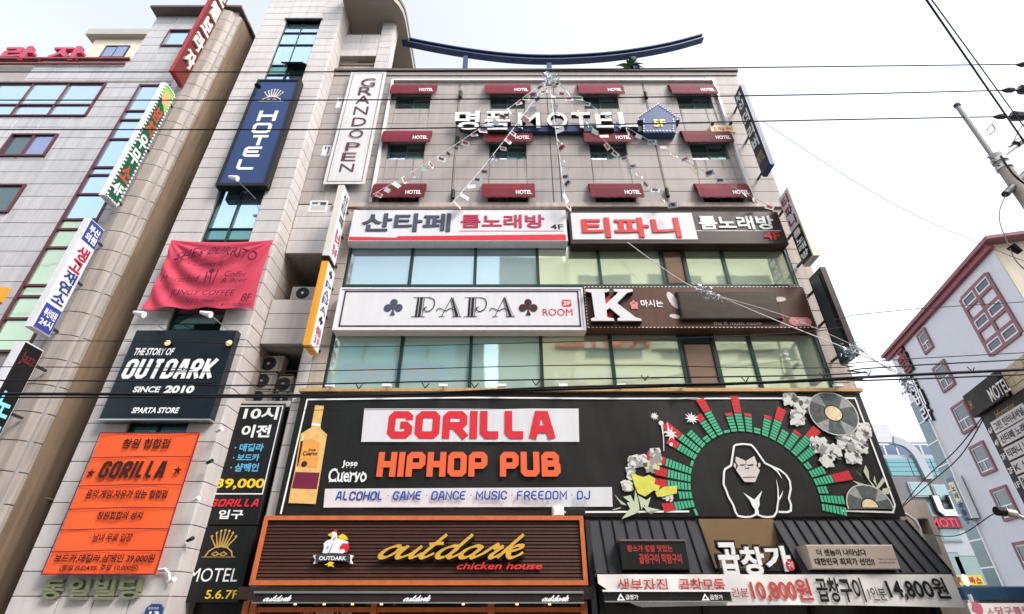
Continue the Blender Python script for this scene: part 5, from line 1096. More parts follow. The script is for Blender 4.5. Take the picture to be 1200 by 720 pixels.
# ================================================================== LEFT BUILDING
LX = -12.2; LT = TOW.at(230, 72)[1]; LT2 = TOW.at(230, 19)[1]; LBX = TOW.at(152, 72)[0]
lb = Thing('office_building', 'pale stone building at the far left with maroon window frames and a rounded corner', 'building', (-18, 4, 0))
CXL = -13.35
lb.part('wall', MB().box(-34, CXL, TY+.06, 12, 0, LT).box(LBX, CXL, TY+.06, 6, LT, LT2).box(CXL, LX-.02, TY+.1, TY+2.4, 0, LT2), TILEJ)
lb.part('side_wall', MB().box(LX-.02, LX-.001, TY+.07, TY+2.4, 0, LT2-.05), BROWN)
lb.part('rear_side_wall', MB().box(LX-1.6, LX-.6, TY+2.4, 12, 0, LT2-4), M('gap shade render', (.04, .035, .03), .9, var=.3))  # near-black colour holds the shade of the narrow gap
# windows
def lw(x0, y0, x1, y1, ref=None): b = TOW.box(x0, y0, x1, y1, 0, ref); return b
sx0, sx1 = -15.15, -13.85
w_big = lw(-60, 98, 113, 137, 118); w_big = (w_big[0], TOW.at(113, 118)[0], w_big[2], w_big[3])
w_a = lw(6, 158, 61, 184); w_b = lw(-60, 217, 21, 250); w_c = lw(194, 36, 221, 55)
strip = (sx0, sx1, 2, TOW.at(180, 99)[1])
hl = [w_big, w_a, w_b, w_c, strip]
us = steps(-20.1, sx0, .95)+[CXL]
us = sorted(us); zl = steps(2.0, LT, .6); tiles(lb, 'stone_tile', TOW, us, zl, TILEL, hl, -.06, .06)
tiles(lb, 'stone_tile', TOW, [LBX, LBX+.95, LBX+1.9, LBX+2.85, CXL], steps(LT, LT2, .6), TILEL, hl, -.06, .06)
GLW = glass('pale blue window glass', (.50, .66, .72), .04, .75)
lb.part('lintel_course', MB().box(-22, -13.9, TY-.03, TY+.05, TOW.at(60, 95.5)[1]-.06, TOW.at(60, 95.5)[1]+.06), CONC)
window2(lb, TOW, w_big, -.03, FRAMER, GLW, 4, 1, .055, .1, .33)
window2(lb, TOW, w_a, -.03, FRAMER, [GLASSD, glass('lilac glass', (.28, .33, .5), .05, .7)], 2, 1, .07, .1); window2(lb, TOW, w_b, -.03, FRAMER, [GLASSD], 2, 1, .07, .1); window2(lb, TOW, w_c, -.03, FRAMER, GLASSB, 1, 1, .07, .1)
fr = MB(); fr.box(sx0, sx0+.09, TY-.02, TY+.1, strip[2], strip[3]); fr.box(sx1-.09, sx1, TY-.02, TY+.1, strip[2], strip[3])
Zs = [strip[3]]
for y in (129, 139.5, 162, 195, 204, 226.5, 256, 267.5, 289, 333, 346, 372, 410): Zs.append(TOW.at(120, y)[1])
for z in Zs: fr.box(sx0+.09, sx1-.09, TY-.01, TY+.1, z-.08, z)
f = lb.part('stair_window', fr, FRAMER)
for i in range(len(Zs)-1):
    sm = Zs[i]-Zs[i+1] < .75
    lb.part('pane', MB().box(sx0+.09, sx1-.09, TY+.04, TY+.06, Zs[i+1], Zs[i]-.08), GLASSB if i < 7 else glass('pale green glass', (.5, .62, .45), .06, .6), f)
# rounded corner of bent tiles
pf = [(CXL, 0), (CXL+.1, -.32), (CXL+.5, -.42), (CXL+.85, -.34), (LX, -.05), (LX, .06)]
def bent(h):
    v = []; th = .05
    for z in (0, h):
        for x, y in pf: v.append((x, TY+y, z))
        for x, y in pf: v.append((x-.02, TY+y+th, z))
    k = len(pf); f = []
    for i in range(k-1): f += [(i, i+1, 2*k+i+1, 2*k+i), (2*k+i, 2*k+i+1, 3*k+i+1, 3*k+i), (i+1, i, k+i, k+i+1)]
    return mesh('corner_tile', v, f, M('weathered corner stone', (.34, .295, .265), .6, var=.2, scale=1.6, streak=.4, bump=.3, bscale=10))
bm_ = bent(.735)
z = 1.5
while z < LT2-.3: lb.inst('corner_tile', bm_, (0, 0, z)); z += .76
lb.part('corner_core', MB().box(CXL+.1, LX-.1, TY-.2, TY+.4, 0, LT2), TILEJ)
DC = M('dark coping', (.13, .105, .10), .5)
lb.part('roof_coping', MB().box(LBX-.1, LX+.1, TY-.45, TY+.3, LT2-.03, LT2+.1).box(-34, LBX, TY-.06, TY+.2, LT, LT+.08), DC)
lb.part('roof_side_coping', MB().box(LX-.1, LX+.12, TY+.3, TY+2.4, LT2-.03, LT2+.1), DC)
PH = Plane(0, 2.5, 0); b = PH.box(100, 47, 171, 80)
lb.part('penthouse', MB().box(b[0], b[1]+2, 2.5, 8, LT-.5, PH.at(140, 46)[1]), CREAM); lb.part('penthouse_roof', MB().box(b[0]-.4, b[1]-.1, 2.2, 8.4, PH.at(140, 46)[1], PH.at(140, 40)[1]), M('grey roof slab', (.35, .33, .3), .7))
window2(lb, PH, PH.box(121, 54.5, 149, 68), .0, FRAMED, [glass('lilac glass', (.28, .33, .5), .05, .7)], 2, 1, .05, .06)
T = Thing('roof_letters', 'dusty pink-red 라 자 letters standing on a red rail along the left roof', 'sign', (-20, TY, LT)); PL = M('faded red letters', (.45, .07, .12), .45, var=.15, streak=.2)
PLt = Plane(0, TY-.1, 0)
for s, px in (('라', (3, 54, 38, 70)), ('자', (58, 54, 96, 70))): bq = PLt.box(*px); T.part('letter', lay(MB(), PLt, s, bq, .0, .03, 0, .2), PL, None, 'letter ' + s)
z = PLt.at(60, 69)[1]; T.part('rail', MB().box(-26, PLt.at(152, 68)[0], TY-.12, TY-.04, z, z+.1).box(-26, PLt.at(150, 68)[0], TY-.12, TY-.04, z-.35, z-.27), M('red rail', (.25, .05, .05), .5))
for x in (-24, -22, -20, -18.4): T.part('stanchion', MB().box(x, x+.06, TY-.1, TY+.05, LT-.05, z), M('red rail', (.25, .05, .05), .5))
# yellow sign corner seen at the far left
T = Thing('yellow_sign', 'corner of a yellow sign at the far left edge of the left building', 'sign', (-16.5, TY-.5, 9)); b = TOW.box(-30, 337, 4, 353, .12); T.part('panel', MB().pbox(TOW, b[0], b[1], b[2], b[3], .0, .12), M('amber cabinet', (.75, .33, .03), .4))
# drain pipe in the gap
T = Thing('drain_pipe', 'pale dirty drain pipe rising in the dark gap beside the stone tower', 'pipe', (-12, 1.2, 0)); Pg = Plane(0, .2, 0)
pts = [Pg.p(*Pg.at(x, y), 0) for x, y in ((-8, 690), (20, 640), (47, 590))]; x_ = Pg.at(47, 590)[0]; z_ = Pg.at(47, 590)[1]
T.part('pipe', MB().tube([(x_, .2, 0), (x_, .2, z_)], .07, 8), M('dirty pale pipe', (.42, .42, .36), .6, var=.3, scale=6)); T.part('hopper', MB().tube([(x_, .2, z_), (x_+.1, .2, z_+.18)], [.09, .17], 8), M('dirty pale pipe', (.42, .42, .36), .6))
T.part('coupling', MB().tube([(x_, .2, z_*.6), (x_, .2, z_*.6+.12)], .09, 8), M('dirty pale pipe', (.42, .42, .36), .6))

# ================================================================== RIGHT: pale building with pink trim
RW = Plane(31.9-0, 34+CAMY, radians(-105))
RH = RW.at(1160, 288)[1]; ua, ub = RW.at(1092, 530)[0], RW.at(1160, 288)[0]
rb = Thing('pink_trim_building', 'tall pale lilac building with pink window surrounds and a pink eaves edge', 'building', RW.p(ub, 0, 0))
def rwb(u0, u1, z0, z1, n0, n1): return MB().pbox(RW, u0, u1, z0, z1, n0, n1)
rb.part('wall', rwb(ua, ub, 0, RH, -14, 0), PWALL)
rb.part('eaves', rwb(ua-.5, ub+.3, RH, RH+.25, -14, .5), PINKT); rb.part('eaves_lip', rwb(ua-.4, ub+.25, RH-.35, RH-.002, -.0, .3), M('deep pink trim', (.28, .08, .10), .6))
rb.part('front_wall', rwb(ub, ub+.05, 0, RH-.01, -14, -.02), CREAM); rb.part('front_eaves', rwb(ub+.3, ub+.8, RH+.02, RH+.24, -14, .5), PINKT)
SLP = glass('slate pane', (.045, .065, .075), .12, .3)
def rwin(px, py, w=1.5, h=1.6, name='window'):
    u, z = RW.at(px, py); b = (u-w/2, u+w/2, z-h/2, z+h/2); mb = MB(); t = .17
    for r in ((b[0]-t,b[1]+t,b[2]-t,b[2]),(b[0]-t,b[1]+t,b[3],b[3]+t),(b[0]-t,b[0],b[2],b[3]),(b[1],b[1]+t,b[2],b[3])): mb.pbox(RW, *r, -.05, .12)
    f = rb.part(name, mb, PINKT); t = .08; mb = MB(); zm = b[2]+(b[3]-b[2])*.42
    for r in ((b[0],b[1],b[2],b[2]+t),(b[0],b[1],b[3]-t,b[3]),(b[0],b[0]+t,b[2]+t,b[3]-t),(b[1]-t,b[1],b[2]+t,b[3]-t),(b[0]+t,b[1]-t,zm-t/2,zm+t/2),((b[0]+b[1])/2-t/2,(b[0]+b[1])/2+t/2,b[2]+t,zm-t/2)): mb.pbox(RW, *r, .0, .07)
    rb.part('sash', mb, FRAMEW, f); rb.part('pane', rwb(b[0]+.05, b[1]-.05, b[2]+.05, zm, .005, .03), SLP, f); rb.part('pane', rwb(b[0]+.05, b[1]-.05, zm, b[3]-.05, .005, .035), SLP, f)
for p in ((1107, 441), (1130, 489), (1152.5, 537.5), (1179, 590)): rwin(*p)
for p in ((1085, 400), (1160, 402), (1203, 448), (1228, 500)): 
    if p[0] != 1160: rwin(*p, 1.1, 1.3)
rwin(1207, 655)
# framed grid near the corner
g0 = [RW.at(*p) for p in ((1126, 351), (1157.5, 321), (1198, 389), (1163, 417.5))]
gu0, gu1 = (g0[0][0]+g0[3][0])/2, (g0[1][0]+g0[2][0])/2; gza, gzb = (g0[2][1]+g0[3][1])/2, (g0[0][1]+g0[1][1])/2
mb = MB(); t = .13; uu = [gu0, gu0+(gu1-gu0)/3, gu0+2*(gu1-gu0)/3, gu1]; uu = [gu0, (gu0+gu1)/2, gu1]
ZZ = [gza+(gzb-gza)*k for k in (0, .2, .4, .6, .8, 1)]
for u in uu: mb.pbox(RW, u-t, u+t, gza, gzb, 0, .1)
for z in ZZ: mb.pbox(RW, gu0+t, gu1-t, z-t*.8, z+t*.8, 0, .095)
f = rb.part('window_grid', mb, PINKT)
for i in (0, 1):
    for j in (0, 2, 4):
        a, c = uu[i]+t, uu[i+1]-t; z0, z1 = ZZ[j]+t*.8, ZZ[j+1]-t*.8; m = MB(); s = .09
        for r in ((a,c,z0,z0+s),(a,c,z1-s,z1),(a,a+s,z0+s,z1-s),(c-s,c,z0+s,z1-s)): m.pbox(RW, *r, 0, .08)
        rb.part('sash', m, FRAMEW, f); rb.part('pane', rwb(a+s, c-s, z0+s, z1-s, 0, .03), SLP, f)
# teal strip
tz = RW.at(1068, 474)[1]; TG = glass('petrol glass', (.035, .09, .11), .2, .3); tw_ = 1.75
rb.part('teal_core', rwb(ua-.03, ua+tw_, 0, tz, -.3, .04), M('petrol wall', (.02, .06, .075), .4, var=.1))
zz2 = steps(.5, tz, 1.75)
for i in range(len(zz2)-1): rb.part('teal_panel', rwb(ua+.02, ua+tw_-.1, zz2[i]+.05, zz2[i+1]-.05, .04, .08), TG)
for z in zz2: rb.part('white_band', rwb(ua, ua+tw_-.05, z-.05, z+.05, .04, .12), WHITE)
rb.part('corner_strip', rwb(ua+tw_, ua+tw_+.15, 0, tz, -.01, .12), WHITE)
T = Thing('motel_letters', 'two dark red Korean letters at the top of the pale building with pink trim', 'sign', RW.p(ua+1.2, RH-3, .2))
LR_ = M('wine letter', (.22, .02, .04), .5)
def rl(T, s, px, py, w, h, m, m2, dep=.15):
    u, z = RW.at(px, py, .2); bq = (u-w/2, u+w/2, z-h/2, z+h/2); T.part('letter', lay(MB(), RW, s, (bq[0]+.07, bq[1]+.07, bq[2]-.07, bq[3]-.07), .15, .03, 0, .1), m2); T.part('letter', lay(MB(), RW, s, bq, .2, .012), m, None, 'letter ' + s)
rl(T, '모', 1053, 411, 1.5, 1.5, LR_, BLACK); rl(T, '텔', 1059.5, 426, 1.6, 1.6, LR_, BLACK)
T = Thing('vertical_letters', 'white Korean letters with dark edges running down the corner of the pale building', 'sign', RW.p(ua, 9, .2))
for s, x, y in (('스', 1062, 443), ('세', 1069, 455), ('베', 1077, 468), ('라', 1085, 485)): rl(T, s, x, y, 1.4, 1.25, WHITE, BLACK)
T = Thing('small_vertical_sign', 'small vertical sign, cream above and navy below, on the petrol strip', 'sign', RW.p(ua, 3, .3))
b0 = RW.at(1119, 557, .5); b1 = RW.at(1141, 607, .5); w = 1.15; u = b1[0]-w*.2
T.part('cabinet', MB().pbox(RW, u-w, u, b1[1], b0[1], .1, .5), NAVYS); T.part('cream_panel', MB().pbox(RW, u-w+.1, u-.25, b1[1]+(b0[1]-b1[1])*.38, b0[1]-.3, .5, .52), M('cream print', (.7, .6, .45), .5)); T.part('white_edge', MB().pbox(RW, u, u+.12, b1[1], b0[1], .1, .52), WHITE)
for i, c in enumerate('노래연습장'): zz_ = b0[1]-.5-i*.55; T.part('lettering', lay(MB(), RW, c, (u-w+.25, u-.4, zz_-.42, zz_), .525, .03), BLACK)
# ---- grey MOTEL building behind
GP = Plane(0, 44, 0)
gb = Thing('grey_motel_building', 'dark grey building far behind, with white bands and a big U sign', 'building', (50, 44, 0))
gx = lambda x, y: GP.at(x, y)
GG = M('dark grey granite', (.13, .13, .14), .6, var=.15, scale=1.2); GWt = M('white metal band', (.3, .32, .35), .5, var=.08)
x0, x1 = 38, 64; zr = gx(1090, 514)[1]; z1_ = gx(1090, 533)[1]; z2_ = gx(1090, 560)[1]; z3_ = gx(1090, 622)[1]
gb.part('lower_wall', MB().box(x0, x1, 44, 60, 0, z3_), GWt); gb.part('granite_wall', MB().box(x0, x1, 44.0, 60, z3_, z2_), GG); gb.part('upper_wall', MB().box(x0, x1, 44.05, 60, z2_, z1_+.0), GWt); gb.part('roof_storey', MB().box(x0, x1, 45.5, 60, z1_, zr), M('blue grey cladding', (.10, .14, .22), .5))
gb.part('stair_head', MB().box(x0+.5, gx(1058, 500)[0], 46, 58, zr, Plane(0, 46, 0).at(1050, 497)[1]), M('grey render', (.42, .42, .43), .7))
aq = Plane(0, 43.9, 0)
for j in range(4):
    za = z2_+(z1_-z2_)*(.08+j*.19)
    for i in range(10): gb.part('glass_panel', MB().box(x0+.2+i*2.5, x0+2.6+i*2.5, 43.9, 44.05, za, za+(z1_-z2_)*.17), glass('aqua glass', (.08, .20, .23), .25, .2))
for x, y in ((1077, 574), (1105, 577), (1090, 598), (1120, 600), (1086, 627), (1112, 625)):
    u, z = GP.at(x, y); w = gb.part('window', MB().box(u-1.1, u+1.1, 43.85, 44, z-.8, z+.8), GWt); gb.part('pane', MB().box(u-.95, u+.95, 43.8, 43.85, z-.65, z+.65), glass('aqua grey glass', (.16, .25, .27), .25, .2), w)
for x, y, w_ in ((1112, 664, 1.4), (1138, 668, 1.4)): u, z = GP.at(x, y); w = gb.part('window', MB().box(u-w_, u+w_, 43.9, 44.0, z-1.5, z+1.3), GG); gb.part('pane', MB().box(u-w_+.1, u+w_-.1, 43.85, 43.9, z-1.4, z+1.2), GLASSD, w)
mb = MB(); cr = [aq.at(x, y) for x, y in ((1046, 516), (1060, 521), (1072, 532), (1081, 548), (1088, 562))]; mb.ribbon(aq, catmull(cr, 4), .9, .3, -.1); gb.part('curved_fin', mb, GWt)
mb = MB()
for i in range(14): mb.box(x0+i*1.4, x0+i*1.4+.08, 44.1, 44.2, z1_, z1_+1.2)
mb.box(x0, x0+20, 44.1, 44.2, z1_+1.15, z1_+1.25); gb.part('balcony_rail', mb, SILVER, kind='stuff')
T = Thing('u_sign', 'big white U-shaped sign with a dark rim on the grey building far behind', 'sign', (47, 43.5, 10)); UP = Plane(0, 43.4, 0)
up = [UP.at(x, y) for x, y in ((1093, 581), (1101, 602), (1112, 602), (1110, 581))]; up = [UP.at(1093.5, 580), UP.at(1100, 601), UP.at(1112, 601), UP.at(1108, 580)]
x_a, x_b = up[0][0]+.2, up[3][0]+.6; zt2, zb2 = up[0][1], up[1][1]
T.part('letter', MB().ribbon(UP, cham([(x_a, zt2), (x_a, zb2), (x_b, zb2), (x_b, zt2)], .3), .95, -.05, -.3), BLACK, None, 'dark rim'); T.part('letter', MB().ribbon(UP, cham([(x_a, zt2-.1), (x_a, zb2), (x_b, zb2), (x_b, zt2-.1)], .3), .6, .02, -.04), WHITE)
T = Thing('red_motel_sign', 'dark red sign with MOTI in red letters under the white U sign', 'sign', (48, 43.5, 8)); b = UP.box(1089, 606, 1126, 619); T.part('panel', MB().box(b[0]-1, b[1], 43.4, 44, b[2], b[3]), M('maroon board', (.13, .015, .03), .5)); T.part('lettering', lay(MB(), UP, 'MOTI', UP.box(1091, 607.5, 1122, 618, .03), .03, .02), M('bright red print', (.5, .04, .06), .5))
# ---- beige annex right of the restaurant
T = Thing('beige_annex', 'low beige rendered block beside the restaurant with a dark rectangular opening', 'building', (10.6, 2, 0)); BG = M('warm beige render', (.62, .51, .44), .75, var=.1, streak=.2, bump=.15)
ax = 11.1; az = MAIN.at(1075, 586, .0)[1]; ob = MAIN.box(1085, 615, 1098, 650, 0, 632)
T.part('wall', MB().box(10.3, ax, .02, 8, az-.45, az).box(10.3, ob[0], .02, 8, 0, az-.45).box(ob[1], ax, .02, 8, 0, az-.45).box(ob[0], ob[1], .02, 8, 0, ob[2]).box(ob[0], ob[1], .6, 8, ob[2], az-.45), BG)
T.part('opening_back', MB().box(ob[0], ob[1], .5, .59, ob[2], az-.45), BLACKS)
mb = MB(); mb.tube([MAIN.p(*MAIN.at(x, y, .12), .12) for x, y in ((1052, 602), (1062, 603), (1072, 610), (1078, 620), (1079, 632))], .035, 6); T.part('cable_duct', mb, PIPEW)
bld.part('corner_tile_band', MB().box(XR, XR+.15, .0, 12, 3.2, 14.1), TILEB)
# ---- market roofs at the lower right
T = Thing('market_stall', 'low market stall roof of blue sheet with a white pole at the lower right', 'stall', (13.5, -2.5, 0)); MK = Plane(0, -2, 0)
zt2 = MK.at(1160, 688)[1]; zb2 = MK.at(1160, 700)[1]; mx = MK.at(1122, 690)[0]
BR = M('blue sheet roof', (.02, .06, .12), .6, var=.25, scale=3, streak=.3)
T.part('roof_sheet', MB().hexa([(mx, -2, zb2), (mx+9, -2, zb2), (mx+9, -1.7, zt2-.04), (mx+.35, -1.7, zt2-.04), (mx, -2, zb2+.1), (mx+9, -2, zb2+.1), (mx+9, -1.7, zt2+.02), (mx+.35, -1.7, zt2+.02)]), BR); T.part('fascia', MB().box(mx, mx+9, -2.1, -2.002, zb2-.05, zb2+.17), BR)
T.part('pole', MB().tube([(MK.at(1131, 705)[0], -2.2, 0), (MK.at(1131, 705)[0]-.02, -2.2, MK.at(1129, 697)[1])], .035, 6), PIPEW)
T.part('inner_wall', MB().box(mx+.5, mx+9, -1.8, -1.72, 0, zb2-.02), CONC)
T = Thing('pink_letter_banner', 'white banner with pink Korean letters under the blue stall roof', 'banner', (14.5, -2.2, 1.3)); b = MK.box(1138, 707, 1260, 735, .2); T.part('cloth', MB().box(b[0], b[1], -2.23, -2.2, b[2]-.6, b[3]), M('white banner cloth', (.78, .74, .72), .75))
put(T, MK, 'ㅅ당구클럽', (1157, 711, 1207, 721), .24, M('rose print', (.55, .12, .2), .5), bold=.01); c = MK.at(1146, 713, .24); T.part('flame_mark', MB().poly(MK, blob(c, .1, 9, .4), .24), M('rose print', (.55, .12, .2), .5))
T = Thing('yellow_food_sign', 'yellow sign with dark red Korean letters above the blue stall roof', 'sign', (16, 3, 2)); YP_ = Plane(0, 4, 0); b = YP_.box(1115, 674, 1152, 686); T.part('panel', MB().box(b[0], b[1], 4, 4.2, b[2], b[3]), M('sour yellow board', (.6, .52, .08), .5))
for s, x0_, x1_ in (('회', 1119, 1126), ('마', 1136, 1143), ('스', 1144, 1150)): put(T, YP_, s, (x0_, 676, x1_, 684), .01, CR, bold=.05)
T.part('oval', MB().poly(YP_, circ(*YP_.at(1131, 680), .12, .17, 12), .01), WHITE); T.part('post', MB().box(b[0]+.3, b[0]+.4, 4.2, 4.3, 0, b[3]), DGREY); T.part('post', MB().box(b[1]-.4, b[1]-.3, 4.2, 4.3, 0, b[3]), DGREY)
# ---- directory sign
DP = Plane(11.5, -5.2, radians(-108)); 
T = Thing('directory_sign', 'black MOTEL Information directory sign with rows of white name plates', 'sign', DP.p(0, 0, 0))
def dq(x, y, n=0): return DP.at(x, y, n)
tl = dq(1133, 465); tr = dq(1180, 427); ml = dq(1152, 490); u0 = dq(1134, 465)[0]; zt3 = tl[1]; u1 = u0+2.6
hd = dq(1147, 489)[1]; T.part('header', MB().pbox(DP, u0, u0+1.78, hd, zt3, -.5, .12), BLACK)
T.part('cabinet', MB().pbox(DP, u0+.12, u1, 1.2, hd-.02, -.4, 0), BLACK); T.part('stand', MB().pbox(DP, u0+.6, u0+1.4, 0, 1.2, -.3, -.1), DGREY)
def dtx(s, x0, y0, x1, y1, m, bold=.0, n=.13):
    a, c = dq(x0, y0, n), dq(x1, y1, n); T.part('lettering', lay(MB(), DP, s, (a[0], c[0], (a[1]+c[1])/2-(.0), 0), n, bold), m)
def dlay(s, ctr, w, h, m, bold=.0, n=.13): a = dq(*ctr, n); T.part('lettering', lay(MB(), DP, s, (a[0]-w/2, a[0]+w/2, a[1]-h/2, a[1]+h/2), n, bold), m)
dlay('MOTEL', (1170, 457), .95, .34, WHITE, .01); dlay('5F', (1180, 462), .12, .1, M('dim gold ink', (.4, .28, .12), .5)); T.part('crown', crown(MB(), DP, (u0+.12, u0+.36, hd+.2, hd+.42), .13), M('dim gold ink', (.4, .28, .12), .5))
dlay('Information', (1177, 481), .9, .2, M('dim gold ink', (.4, .28, .12), .5), 0, .01)
rows = [('그린 인터내셔널', 1193, 496), ('산타페 노래방', 1197, 513), ('티파니 노래방', 1202, 531), ('K 노래방', 1207, 549), ('PAPA', 1212, 567)]
for i, (s, x, y) in enumerate(rows):
    a = dq(x-20, y+2, .01); a = (u0+.45, a[1]); T.part('name_plate', MB().pbox(DP, a[0], a[0]+1.6, a[1]-.13, a[1]+.17, 0, .02), WHITEB); T.part('lettering', lay(MB(), DP, s, (a[0]+.08, a[0]+(1.5 if len(s) > 4 else .7), a[1]-.08, a[1]+.12), .025, .02), BLACK); T.part('floor_number', lay(MB(), DP, '%dF' % (5-i if i else 6), (u0+.18, u0+.38, a[1]-.06, a[1]+.08), .01, .02), WHITE)
T = Thing('tiled_pillar', 'yellowish tiled pillar behind the black directory sign at the right edge', 'pillar', DP.p(u0+2.2, 0, -.5)); T.part('core', MB().pbox(DP, u0+1.8, u0+3.2, 0, zt3+.0, -.9, -.05), CREAM)
for i in range(3):
    for j in range(6): T.part('tile', MB().pbox(DP, u0+1.82+i*.3, u0+2.1+i*.3, zt3-.24-j*.22, zt3-.04-j*.22, -.05, -.02), M('pale yellow tile', (.6, .5, .34), .4, per=.1))
# cctv
T = Thing('security_camera', 'white bullet security camera with a dark hood pointing left at the lower right', 'camera', (10.9, -6, 3.3)); CP = Plane(0, -6, 0); a, c, d = (Vector(CP.p(*CP.at(x, y))) for x, y in ((1172, 599), (1190, 603), (1204, 610)))
T.part('housing', MB().tube([a, c], [.05, .06], 10), M('cream cabinet', (.62, .58, .52), .45)); T.part('hood', MB().tube([a+Vector((-.06, 0, .0)), a+Vector((.06, 0, -.01))], .066, 10), BLACK); T.part('arm', MB().tube([c, d, d+Vector((.6, .1, .2))], .03, 6), PIPEW)

# ================================================================== UTILITY POLE AND WIRES
PY = -5.4; PP = Plane(0, PY, 0); ptx, ptz = PP.at(1147, 150); pb = ptx+.05
T = Thing('utility_pole', 'grey concrete utility pole with a thin steel extension and insulators at the right edge', 'utility pole', (ptx, PY, 0))
zc = PP.at(1166, 182)[1]; ztop = PP.at(1138, 125)[1]
px_ = PP.at(1172, 190)[0]
T.part('shaft', MB().tube([(px_, PY, 0), (px_, PY, zc)], [.19, .13], 14), M('pole concrete', (.3, .27, .25), .8, var=.3, scale=5, streak=.4, bump=.3), smooth=True); T.part('top_pipe', MB().tube([(px_-.08, PY, zc-.3), (px_-.08, PY, ztop)], .055, 8), M('weathered steel', (.3, .3, .3), .5, metal=.5)); T.part('cap', MB().tube([(px_-.08, PY, ztop), (px_-.08, PY, ztop+.08)], .075, 8), DGREY)
for k in (0, .22): T.part('clamp_band', MB().tube([(px_, PY, zc-.25-k), (px_, PY, zc-.15-k)], .16, 12), SILVER)
zi = [PP.at(1180, y)[1] for y in (76, 107, 136)]
T.part('cross_arm', MB().box(px_-.2, px_+2.4, PY-.06, PY+.06, zc-1.9, zc-1.78), SILVER)
T.part('brace', MB().tube([(px_, PY, zc-1.0), (px_+.9, PY, zc-.1)], .03, 6), SILVER)
INS = M('grey purple polymer', (.07, .055, .07), .45, var=.15)
for x, y in ((1166, 137), (1176, 106), (1193, 76)):
    u, z = PP.at(x, y); T.part('insulator', MB().tube([(u-.05, PY, z), (u+.03, PY, z), (u+.1, PY, z+.01), (u+.25, PY, z+.01), (u+.3, PY, z), (u+.36, PY, z)], [.02, .05, .075, .07, .03, .02], 8), INS)
    T.part('insulator', MB().tube([(u+.36, PY, z), (u+.42, PY, z), (u+.48, PY, z+.03), (u+.75, PY, z+.02), (u+.85, PY, z), (u+1.6, PY, z), (u+45, PY, z+.4)], [.025, .06, .13, .12, .06, .05, .02], 8), INS)
for p in (((1183, 175), (1196, 150), (1206, 140)), ((1182, 172), (1196, 166), (1206, 160)), ((1160, 158), (1166, 152), (1162, 146), (1157, 152))): T.part('jumper_wire', MB().tube(catmull([PP.p(*PP.at(*q)) for q in p], 5), .018, 5), M('grey wire', (.2, .2, .22), .5))
T.part('bracket', MB().tube([PP.p(*PP.at(1176, 183)), PP.p(*PP.at(1190, 172)), PP.p(*PP.at(1205, 155))], .05, 7), M('weathered steel', (.3, .3, .3), .5, metal=.5))
T.part('junction', MB().tube([PP.p(*PP.at(1190, 170)), PP.p(*PP.at(1200, 163))], .1, 8), DGREY)
for k in range(3): T.part('clamp_bolt', MB().tube([(px_-.28+.04*k, PY-.05, zc-.12-.13*k), (px_-.1, PY, zc-.12-.13*k)], .025, 5), M('weathered steel', (.3, .3, .3), .5, metal=.5))
T.part('climbing_cable', MB().tube(catmull([(px_-.1, PY-.16, zc-.2), (px_-.16, PY-.2, zc-.9), (px_+.1, PY-.2, zc-1.6), (px_+.1, PY-.2, zc-3)], 5), .022, 5), CABLE)
u, z = PP.at(1180, 226); T.part('cutout_fuse', MB().tube([PP.p(*PP.at(1178, 228)), PP.p(*PP.at(1203, 203))], .08, 8), M('dark polymer', (.06, .06, .07), .5))
u, z = PP.at(1190, 290); T.part('spotlight', MB().tube([PP.p(*PP.at(1184, 288)), PP.p(*PP.at(1196, 296))], [.1, .06], 8), BLACK); 
loop = catmull([Vector(PP.p(*PP.at(x, y))) for x, y in ((1179, 228), (1172, 245), (1172, 262), (1181, 285), (1190, 305), (1205, 320))], 5); T.part('jumper_wire', MB().tube(loop, .014, 4), M('grey wire', (.2, .2, .22), .5))
def wire(label, pts, r=.012, y=-5.4, sag=0, m=None, cat='wire', group='street cables', ext=False):
    P = Plane(0, y, 0) if not isinstance(y, (list, tuple)) else None; v = []
    for i, (px, py) in enumerate(pts):
        Q = Plane(0, y[i], 0) if P is None else P; v.append(Vector(Q.p(*Q.at(px, py))))
    if ext: d = v[1]-v[0]; v = [v[0]-d*4, v[1]+d*3]
    if len(v) == 2: v = [v[0].lerp(v[1], t/12)+Vector((0, 0, -sag*4*(t/12)*(1-t/12))) for t in range(13)]
    else: v = catmull([tuple(a) for a in v], 6)
    return solo('wire', MB().tube([tuple(a) for a in v], r, 5), m or CABLE, label, cat, tuple(v[0]), group)
wire('highest straight wire crossing in front of the roof', ((-2500, 84.5), (-30, 84.5), (430, 84), (900, 79), (1193, 75.5)), .017)
wire('second straight wire, crossing at the height of the top HOTEL awnings', ((-2500, 117.5), (-30, 117.5), (450, 117), (900, 112), (1178, 106)), .017)
wire('third straight wire, crossing through the MOTEL letters', ((-2500, 152), (-30, 152), (450, 151), (900, 142), (1163, 137)), .017)
wire('left one of two thick cables dropping across the top right corner of the sky', ((1080, -8), (1230, 210)), .02, (-9, -5), ext=True); wire('right one of two cables dropping across the top right corner of the sky', ((1086, -8), (1230, 190)), .013, (-9, -5), ext=True)
wire('long thin stay wire running from the navy 더리버 blade sign down to the right edge', ((893, 142), (1000, 212), (1100, 265), (1230, 318)), .01, -1.8, m=M('grey wire', (.2, .2, .22), .5))
wire('thin wire from the far left sagging under the two thick cables', ((-2500, 399), (-30, 399), (300, 407), (620, 402), (960, 388), (1230, 352), (3200, 262)), .008)
wire('thick black cable just above the black gorilla banner', ((-2500, 462), (-30, 462), (200, 464), (420, 463), (640, 457), (860, 450), (1000, 444), (1230, 432), (3200, 342)), .03, -5.5)
wire('second thick cable bound against the first above the gorilla banner', ((-2500, 466), (-30, 466), (210, 466), (430, 464), (650, 454), (870, 449), (1010, 442), (1230, 438), (3200, 348)), .016, -5.7)
